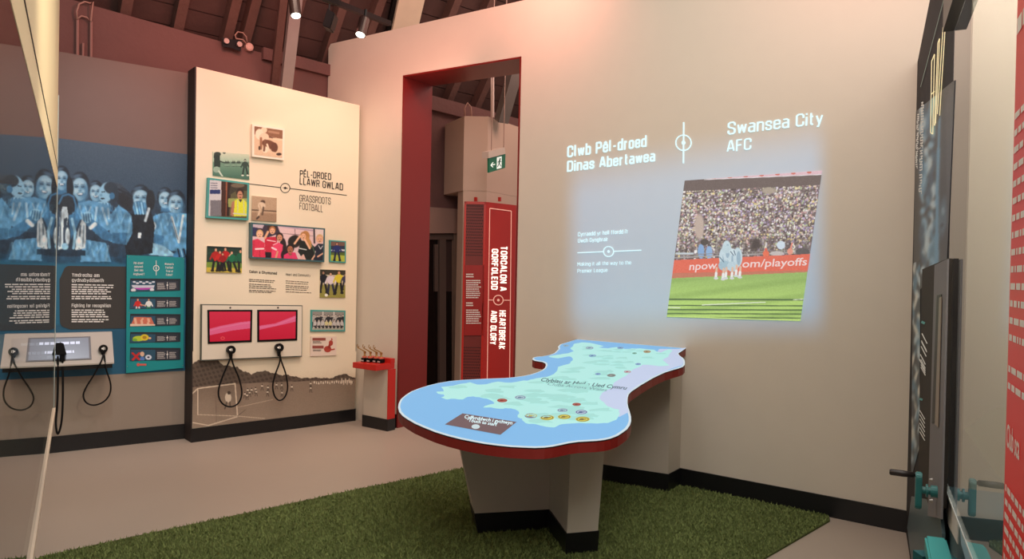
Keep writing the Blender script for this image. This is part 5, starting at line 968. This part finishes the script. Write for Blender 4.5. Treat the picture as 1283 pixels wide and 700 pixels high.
# blue photographic print, drawn along the board
g = Pic([(1147, 140), (1196, 100), (1186.5, 326), (1144, 372)], 60, 260, (52, 58, 66)); g.t(1083, 0, 2.8)
X_, Y_ = g._X()
for i in range(60):
    y = 280 + i * 11.5; x = 222 + 20 * math.sin(i * 1.7); g.ell(x, y, 5 + 7 * math.sin(i * 2.1) ** 2, 14 + 26 * math.sin(i * 3.3) ** 2, [(150, 196, 222), (96, 146, 178), (206, 228, 238), (60, 96, 124)][i % 4], 15 * math.sin(i), .6)
g.poly([(268, 400), (262, 700), (262, 1000), (244, 1000), (250, 650), (258, 430)], (112, 170, 206)).ell(276, 760, 15, 70, (84, 112, 134), 4, .5).ell(276, 740, 6, 14, (140, 170, 188), 0, .5).ell(272, 790, 5, 6, (30, 40, 54), 0, .5).poly([(284, 380), (300, 300), (312, 320), (306, 900), (292, 900)], (74, 78, 86)); g.blur(6); g.speck(4); g.build('photo_print', CASE_R, .002, print_m, gb)
g = Pic([(1144, 330), (1153, 325), (1152, 560), (1141.5, 600)], 22, 200, (36, 46, 54)); g.t(1083, 230, 2.8)
for i in range(56): g.ell(178 + 14 * math.sin(i * 1.9), 285 + i * 13, 4 + 5 * math.sin(i) ** 2, 14 + 22 * math.sin(i * 2.7) ** 2, [(200, 222, 232), (90, 140, 170), (230, 232, 224), (40, 60, 76)][i % 4], 20 * math.sin(i * 1.3), .6)
g.blur(5); g.speck(4); g.build('photo_print', CASE_R, .0025, print_m, gb)
# yellow lit title drawn as long narrow outlined letters
gold = mat('lit_cream_title', (250, 232, 180), .5, emit=.55)
k4 = lambda x, y: (1083 + x / 2.8, y / 2.8)
pt = pR(.006); strk = []
for (a, b2) in [((285, 70), (264, 405)), ((276, 95), (256, 400)), ((264, 135), (250, 430)), ((258, 150), (246, 440)), ((246, 190), (240, 470)), ((236, 215), (232, 465))]: strk.append(stroke(*k4(*a), *k4(*b2), 1.0, pt))
for (a, b2) in [((285, 70), (276, 100)), ((264, 135), (258, 150)), ((232, 465), (240, 470)), ((246, 440), (250, 430)), ((236, 215), (246, 190)), ((236, 330), (246, 320))]: strk.append(stroke(*k4(*a), *k4(*b2), 1.1, pt))
multi('title_outline_lettering', strk, gold, gb)
multi('thin_green_line', [stroke(*k4(278, 0), *k4(197, 305), .5, pt)], mat('pale_green_line', (130, 160, 146), .5, emit=.2), gb)
ups = (1, -.4)
wv = mat('pale_title_ink', (226, 224, 216), .5, emit=.15)
greek('side_lettering', [k4(192, 360), k4(203, 355), k4(196, 680), k4(184, 685)], 1, pt, wv, gb, h=.01)
strk = []
rs = random.Random(6)
for n_, x0, y0, dy, wid in ((34, 191, 360, 9.6, 10), (26, 179, 402, 7.4, 7)):
    y = y0
    for i in range(n_):
        if i % 9 == 8: y += dy * .8; continue
        sl = (n_ - i) * .25; l_ = rs.choice((1., 1., .7)); x_ = x0 + sl + (1 - l_) * wid * rs.choice((0, 1))
        strk.append(stroke(*k4(x_, y + 1), *k4(x_ + wid * l_, y - 2), 1.5, pt))
        if rs.random() < .7: strk.append(stroke(*k4(x_ + rs.choice((0, wid * l_ - 1)), y), *k4(x_ + rs.choice((0, wid * l_ - 1)), y + dy), .7, pt))
        y += dy
multi('side_title_lettering', strk, wv, gb)
# silver backed text board with a slot
k5 = lambda x, y: (1083 + x / 2.8, 230 + y / 2.8); k6 = lambda x, y: (1083 + x / 2.8, 450 + y / 2.8)
MB().slab(CASE_R, [k5(203, 300), k5(292, 262), k6(272, 520), k6(232, 540), k6(190, 380)], .002, .016).build('text_board', mat('dark_taupe_board', (62, 56, 52), .7, spec=.15), gb)
MB().slab(CASE_R, [k5(246, 286), k5(290, 264), k6(268, 560), k6(222, 548)], .016, .022).build('silver_strip', mat('silver_laminate', (126, 124, 128), .6, spec=.2), gb)
MB().slab(CASE_R, [k5(254, 392), k5(270, 388), k6(250, 222), k6(236, 224)], .022, .024).build('slot', plastic_m, gb)
MB().slab(CASE_R, [k5(262, 400), k5(270, 396), k6(258, 238), k6(247, 228)], .024, .026).build('slot_lining', mat('slot_beige', (150, 136, 122), .5), gb)
ps = pR(.024); strk = []
for i, (x, y, w) in enumerate([(206, 535, 16), (204, 560, 7), (203, 580, 13), (200, 608, 10), (197, 625, 12), (205, 565, 17)]): strk.append(stroke(*k5(x - 4, y - 10), *k5(x + 14, y + 26), 1.2, pR(.018)))
for i in range(6): strk.append(stroke(*k6(196 + i * 0 - 2, 178 + i * 15), *k6(212, 210 + i * 15), .9, pR(.018)))
for i in range(4): strk.append(stroke(*k6(198, 0 + i * 9), *k6(214, 32 + i * 8), 1.0, pR(.018)))
multi('board_lettering', strk, wv, gb)
multi('accent_lettering', [stroke(*k5(200, 484), *k5(212, 490), 3, pR(.018)), stroke(*k6(194, 138), *k6(204, 142), 2.6, pR(.018))], mat('accent_teal', (70, 176, 176), .5), gb)
for y in (424, 497): c_ = CASE_R.at(*k6(239, y), .022); MB().tube([c_, c_ + CASE_R.n * .01], [.008, .005], 10).build('bolt', metal_m, gb)
MB().slab(CASE_R, [k6(150, 590), k6(165, 480), k6(262, 500), k6(272, 610), k6(270, 715), k6(166, 715)], .002, .012).build('blue_grey_skirt', mat('blue_grey_paint', (84, 104, 112), .4), gb)

# crank handle that drives the board
cc = CASE_R.at(*k6(256, 465), .022)
ck = thing('crank_handle', cc, 'teal crank wheel arm with black grip fixed on dark board', 'crank')
out_ = CASE_R.n
tl = mat('teal_enamel', (42, 116, 116), .35, noise=.05)
axis_end = cc + out_ * .165
MB().tube([cc, cc + out_ * .02, cc + out_ * .021, cc + out_ * .05], [.02, .02, .013, .013], 16).build('axle', tl, ck)
MB().tube([cc + out_ * .028, cc + out_ * .034], [.022, .022], 16).build('axle_collar', tl, ck)
arm = MB()
ring_ = []
up3 = np.array([0, 0, 1.])
def armpt(t): # rounded bar, centre on axle, long side vertical
    return None
prof = []
for i in range(9): th_ = math.pi * i / 8; prof.append((.019 * math.cos(th_), .042 + .019 * math.sin(th_)))
for i in range(9): th_ = math.pi + math.pi * i / 8; prof.append((.019 * math.cos(th_), -.048 + .019 * math.sin(th_)))
A = [cc + out_ * .046 + CASE_R.d * x + up3 * z for x, z in prof]; B = [p + out_ * .02 for p in A]
MB().prism(A, B).build('crank_arm', tl, ck, bevel=.003)
h0 = cc + out_ * .065 + up3 * .048; MB().tube([h0, h0 + out_ * .006, h0 + out_ * .007, h0 + out_ * .04, h0 + out_ * .076, h0 + out_ * .08], [.006, .006, .0095, .011, .0105, .007], 14).build('grip', mat('dark_grip', (34, 26, 24), .45), ck, smooth=True)

# right display case: glass, plinth with graphic, header, interior
dc = thing('display_case', R_(-2.9, -.25, 0), 'glass display case with dark header at right edge of the photo', 'display case')
A_N, A_E = AN - .02, -4.9; Z0, Z1 = .86, 2.46
MB().box(CASE_R, A_E, A_N, -.008, .0, Z0, 3.3).build('glass_pane', glass_m, dc)
MB().box(CASE_R, A_E, A_N, -.55, -.012, 0, Z0 - .01).build('case_plinth', mat('case_plinth_paint', (70, 104, 116), .5), dc)
MB().box(CASE_R, A_E, A_N, -.012, .001, Z0 - .006, Z0).build('glass_channel', mat('white_channel', (214, 220, 222), .4), dc)
MB().box(CASE_R, A_E, A_N + .02, -.57, -.55, 0, 3.3).build('case_back', mat('case_lining', (184, 175, 160), .7), dc)
MB().box(CASE_R, A_N, A_N + .02, -.55, -.052, 0, 3.3).build('case_end', mat('case_lining', (184, 175, 160)), dc)
MB().box(CASE_R, -2.9, ax(1195.5, 57)[0], .001, .035, 2.42, 3.3).build('dark_header', mat('dark_header_paint', (40, 34, 32), .4), dc)
# white and blue graphic on the plinth front
g = Pic([(1181, 597), (1226, 708), (1200, 760), (1178, 640)], 40, 60, (70, 110, 126)); g.t(1115, 570, 5.383)
# (drawn straight onto the plinth front, below the glass)
gpf = [k for k in [(362, 140), (470, 360), (455, 600), (385, 455)]]
kk = lambda x, y: (1115 + x / 5.383, 570 + y / 5.383)
def pfp(x, y): return CASE_R.at(*kk(x, y), -.0095)
MB().slab(CASE_R, [kk(366, 160), kk(436, 330), kk(460, 420), kk(455, 600), kk(388, 460)], -.012, -.009).build('white_graphic', mat('white_graphic_print', (222, 224, 222), .5), dc)
MB().slab(CASE_R, [kk(470, 450), kk(520, 560), kk(560, 700), kk(520, 740), kk(480, 600)], -.012, -.009).build('pale_blue_graphic', mat('pale_blue_print', (170, 200, 220), .5), dc)
# angled white plinth inside the case
wi = thing('display_block', R_(-2.75, -.1, Z0), 'white angular block standing inside the right glass case', 'block')
def inn(x, y, o): return CASE_R.at(x, y, o)
bl = [(1208, 537), (1247, 510), (1300, 512), (1300, 650), (1262, 612)]
F_ = [inn(x, y, -.02) for x, y in bl]; MB().prism(F_, [p - CASE_R.n * .16 for p in F_]).build('block_body', mat('white_block', (232, 230, 220), .6), wi)
# red text panel on the case glass
rp = thing('text_panel', R_(-3.6, .01, .9), 'bright red text panel cut off by the right photo edge', 'sign')
aR0 = ax(1279, 100)[0]; aR1 = ax(1262, 690)[0]
MB().prism([R_(aR0, .002, 2.30), R_(-4.3, .002, 2.30), R_(-4.3, .002, .6), R_(aR1, .002, .6)], [R_(aR0, .008, 2.30), R_(-4.3, .008, 2.30), R_(-4.3, .008, .6), R_(aR1, .008, .6)]).build('panel', mat('vivid_red_vinyl', (214, 44, 40), .45, emit=.12), rp)
def on_rp(a, z): return R_((aR0 + aR1) / 2 - .018 - a, .0095, z)
rows = []; rz = random.Random(2)
zz = 2.0
polys = []
def rprow(z, h, a0=0, a1=.5):
    a = a0
    while a < a1:
        w = rz.uniform(.012, .05); polys.append([on_rp(a, z), on_rp(a + w, z), on_rp(a + w, z + h), on_rp(a, z + h)]); a += w + .009
for z in np.arange(1.86, 1.42, -.032): rprow(z, .012)
for z in np.arange(1.385, 1.34, -.032): rprow(z, .012)
for z in np.arange(1.16, .82, -.026): rprow(z, .012)
rprow(2.02, .03)
tag(multi('body_print', polys, white_ink, rp), kind='stuff')
gm = glyph_mesh('Club sca', .02, 0); 
V_ = []; F2 = [tuple(p.vertices) for p in gm.polygons]
for v in gm.vertices: V_.append(tuple(on_rp(v.co[0] * .036, 1.245 + v.co[1] * .06) - rootloc(rp)))
me = bpy.data.meshes.new('heading_lettering'); me.from_pydata(V_, [], F2); me.update(); link('heading_lettering', me, rp, white_ink)

# teal bench-like block at the foot of the board
b = MB(); bp_ = [kk(232, 535), kk(262, 524), kk(382, 556), kk(430, 720), kk(262, 740)]
tz = .78
bench = thing('teal_stand', on_floor(*kk(330, 640), z=0), 'teal box-shaped stand at the foot of the dark board', 'stand')
q4 = [on_floor(*p, z=tz) for p in [kk(234, 538), kk(380, 556), kk(440, 760), kk(275, 760)]]
MB().prism(q4, [p - np.array([0, 0, .05]) for p in q4]).build('stand_top', mat('teal_gloss', (60, 156, 156), .35), bench, bevel=.006)
c4 = np.mean(q4, 0)
for p in q4[:2]:
    pb = p + (c4 - p) * .12; MB().bar(V2(pb, 0), V2(pb, tz - .05), .05, .05, up=(1, 0, 0)).build('leg', mat('dark_teal', (30, 92, 98), .4), bench)
MB().prism([V2(p + (c4 - p) * .12, .1) for p in q4], [V2(p + (c4 - p) * .12, tz - .05) for p in q4]).build('stand_body', mat('dark_teal', (30, 92, 98)), bench)

# ------------------------------------------------------------------ left hand glass case
lc = thing('display_case', CASE_L.P(2.6, -.3, .64), 'tall glass display case at left, its pane mirroring the blue mural', 'display case')
def aL_(x, y):
    d = ray(x, y); t_ = ((CASE_L.o - CAM) @ CASE_L.n) / (d @ CASE_L.n); p = CAM + d * t_; return (p - CASE_L.o) @ CASE_L.d, p[2]
aF, zF = aL_(69.3, 400); _, zB = aL_(38, 700); ZH = 2.03; zB = .66
MB().box(CASE_L, .2, aF - .006, -.008, 0, zB, ZH).build('glass_pane', mat_glass('left_case_glass', (.8, .86, .84)), lc)
MB().box(CASE_L, .2, aF, -.02, .008, zB - .022, zB).build('bottom_channel', mat('pale_metal_channel', (224, 206, 184), .4), lc)
MB().box(CASE_L, aF - .012, aF, -.012, .002, zB, 2.6).build('glass_edge', mat('polished_glass_edge', (170, 178, 176), .3), lc)
hd = mat('cream_case_header', (244, 226, 186), .5)
MB().box(CASE_L, .2, aF - .014, -.55, .001, ZH, ZH + .11).build('header_lip', hd, lc)
MB().box(CASE_L, .2, aF - .014, -.55, -.003, ZH + .112, 3.3).build('header_board', hd, lc)
MB().box(CASE_L, .2, aF - .014, -.001, .003, ZH + .108, ZH + .114).build('header_seam', ink_m, lc)
MB().box(CASE_L, .2, aF - .02, -.56, -.55, zB, ZH).build('case_back', mat('left_case_lining', (120, 112, 104), .8), lc)
MB().box(CASE_L, .2, aF - .02, -.55, -.02, zB - .05, zB - .024).build('case_floor', mat('left_case_lining', (120, 112, 104)), lc)

# ------------------------------------------------------------------ fittings under the roof
def spot_head(x0, y0, x1, y1, dep, r, lab):
    a = at(x0, y0, dep); b_ = at(x1, y1, dep - .05); t = thing('spotlight', a, lab, 'spotlight', 'track spotlights')
    MB().tube([a, a + (b_ - a) * .08, b_], [r * .9, r, r], 18).build('lamp_body', mat('bronze_black_metal', (52, 32, 28), .35, metal=.3), t, smooth=False)
    d = (b_ - a) / np.linalg.norm(b_ - a); MB().tube([b_ + d * .001, b_ + d * .004], [r * .84, r * .8], 18).build('lens', mat('lit_lens', (255, 252, 235), .3, emit=6.), t); return t, a
t, a = spot_head(366.5, -14, 370.8, 19.5, 5.0, .038, 'dark cylinder spotlight at the top, lit, above the photo panel')
t, a = spot_head(457, 23, 451.5, 43.5, 5.6, .042, 'dark cylinder spotlight under the black track, above wall corner')
MB().tube([at(457, 24, 5.6), at(458.5, 12, 5.6)], .012, 8).build('stem', plastic_m, t)
b = MB(); b.bar(at(392, -8, 5.3), at(488, 29.5, 6.3), .04, .04); tag(b.build('lighting_track', mat('track_black', (18, 12, 12), .7, spec=.2)), 'black lighting track running under the roof', 'lighting track')
sp_ = thing('hanging_speaker', at(411, 35, 6.0), 'small black box speaker hanging left of the track spotlight', 'speaker')
A = [at(x, y, 5.95) for x, y in [(410, 10), (419.5, 16.5), (413.5, 36), (403.5, 31.5)]]; B = [p + FWD * .13 for p in A]; MB().prism(A, B).build('speaker_box', plastic_m, sp_, bevel=.006)
MB().tube([at(412.5, 13, 6.0), at(413, -4, 6.0)], .008, 6).build('bracket', plastic_m, sp_)
# twin emergency lamp and sounder on the wall top
pwl = lambda x, y, o=0.: GRASS.at(x, y, -.6 + o)
em = thing('emergency_light', pwl(290, 62, .05), 'black twin-lamp emergency light on the old wall top', 'emergency light')
MB().prism([pwl(x, y, .002) for x, y in [(278, 47), (303, 51.5), (301.5, 64), (296, 62.5), (290, 60), (279.5, 58.5)]], [pwl(x, y, .08) for x, y in [(278, 47), (303, 51.5), (301.5, 64), (296, 62.5), (290, 60), (279.5, 58.5)]]).build('case', plastic_m, em)
for x, y in ((282.7, 52), (299, 56)): c_ = pwl(x, y, .08); MB().tube([c_, c_ + GRASS.n * .03], [.022, .026], 14).build('lamp', mat('grey_lamp_lens', (190, 160, 152), .3), em)
sd = thing('sounder', pwl(310.5, 60, .02), 'pale round alarm sounder beside the twin emergency lamp', 'alarm')
c_ = pwl(310.5, 60, .002); MB().tube([c_, c_ + GRASS.n * .05, c_ + GRASS.n * .06], [.04, .04, .025], 18).build('sounder_body', mat('pale_pink_plastic', (214, 170, 158), .5), sd)
MB().tube([pwl(310, 56, .05), pwl(304, 49.5, .06), pwl(296, 48.5, .06), pwl(294.5, 44, .05), pwl(298, 39.8, .05), pwl(304, 41, .05), pwl(308.5, 46, .04), pwl(309.5, 53, .03)], .007, 6).build('cable', mat('pale_cable', (170, 130, 118)), sd, smooth=True)
# conduits at the far left
cdm = mat('painted_conduit', (150, 110, 102), .6)
for x, yb, yt, lb in ((97, 68, 24, 'left vertical conduit running up the old wall at top left'), (114.2, 70, 27, 'right vertical conduit running up the old wall at top left'), (104, 68, 54, 'short stub conduit between the two tall conduits')):
    MB().tube([pwl(x - .3, yb + 8, .02), pwl(x, yt, .02)], .012 if x != 104 else .01, 8).build('conduit', cdm, None); tag(bpy.data.objects[[o.name for o in bpy.data.objects if o.name.startswith('conduit')][-1]], lb, 'conduit')
MB().tube([pwl(96.5, 24, .03), pwl(96, 14, .04), pwl(99, 5, .05), pwl(106, 2, .05), pwl(113, 4, .05), pwl(116.5, 2, .05), pwl(115, 14, .04), pwl(114, 27, .03), pwl(109, 22, .03), pwl(102, 20, .03), pwl(96.5, 24, .03)], .008, 6).build('cable_loop', mat('pale_cable', (170, 130, 118)), None, smooth=True)
tag(bpy.data.objects[[o.name for o in bpy.data.objects if o.name.startswith('cable_loop')][-1]], 'pale cable loops joining the tops of the two tall conduits', 'cable')
bpy.context.view_layer.update()
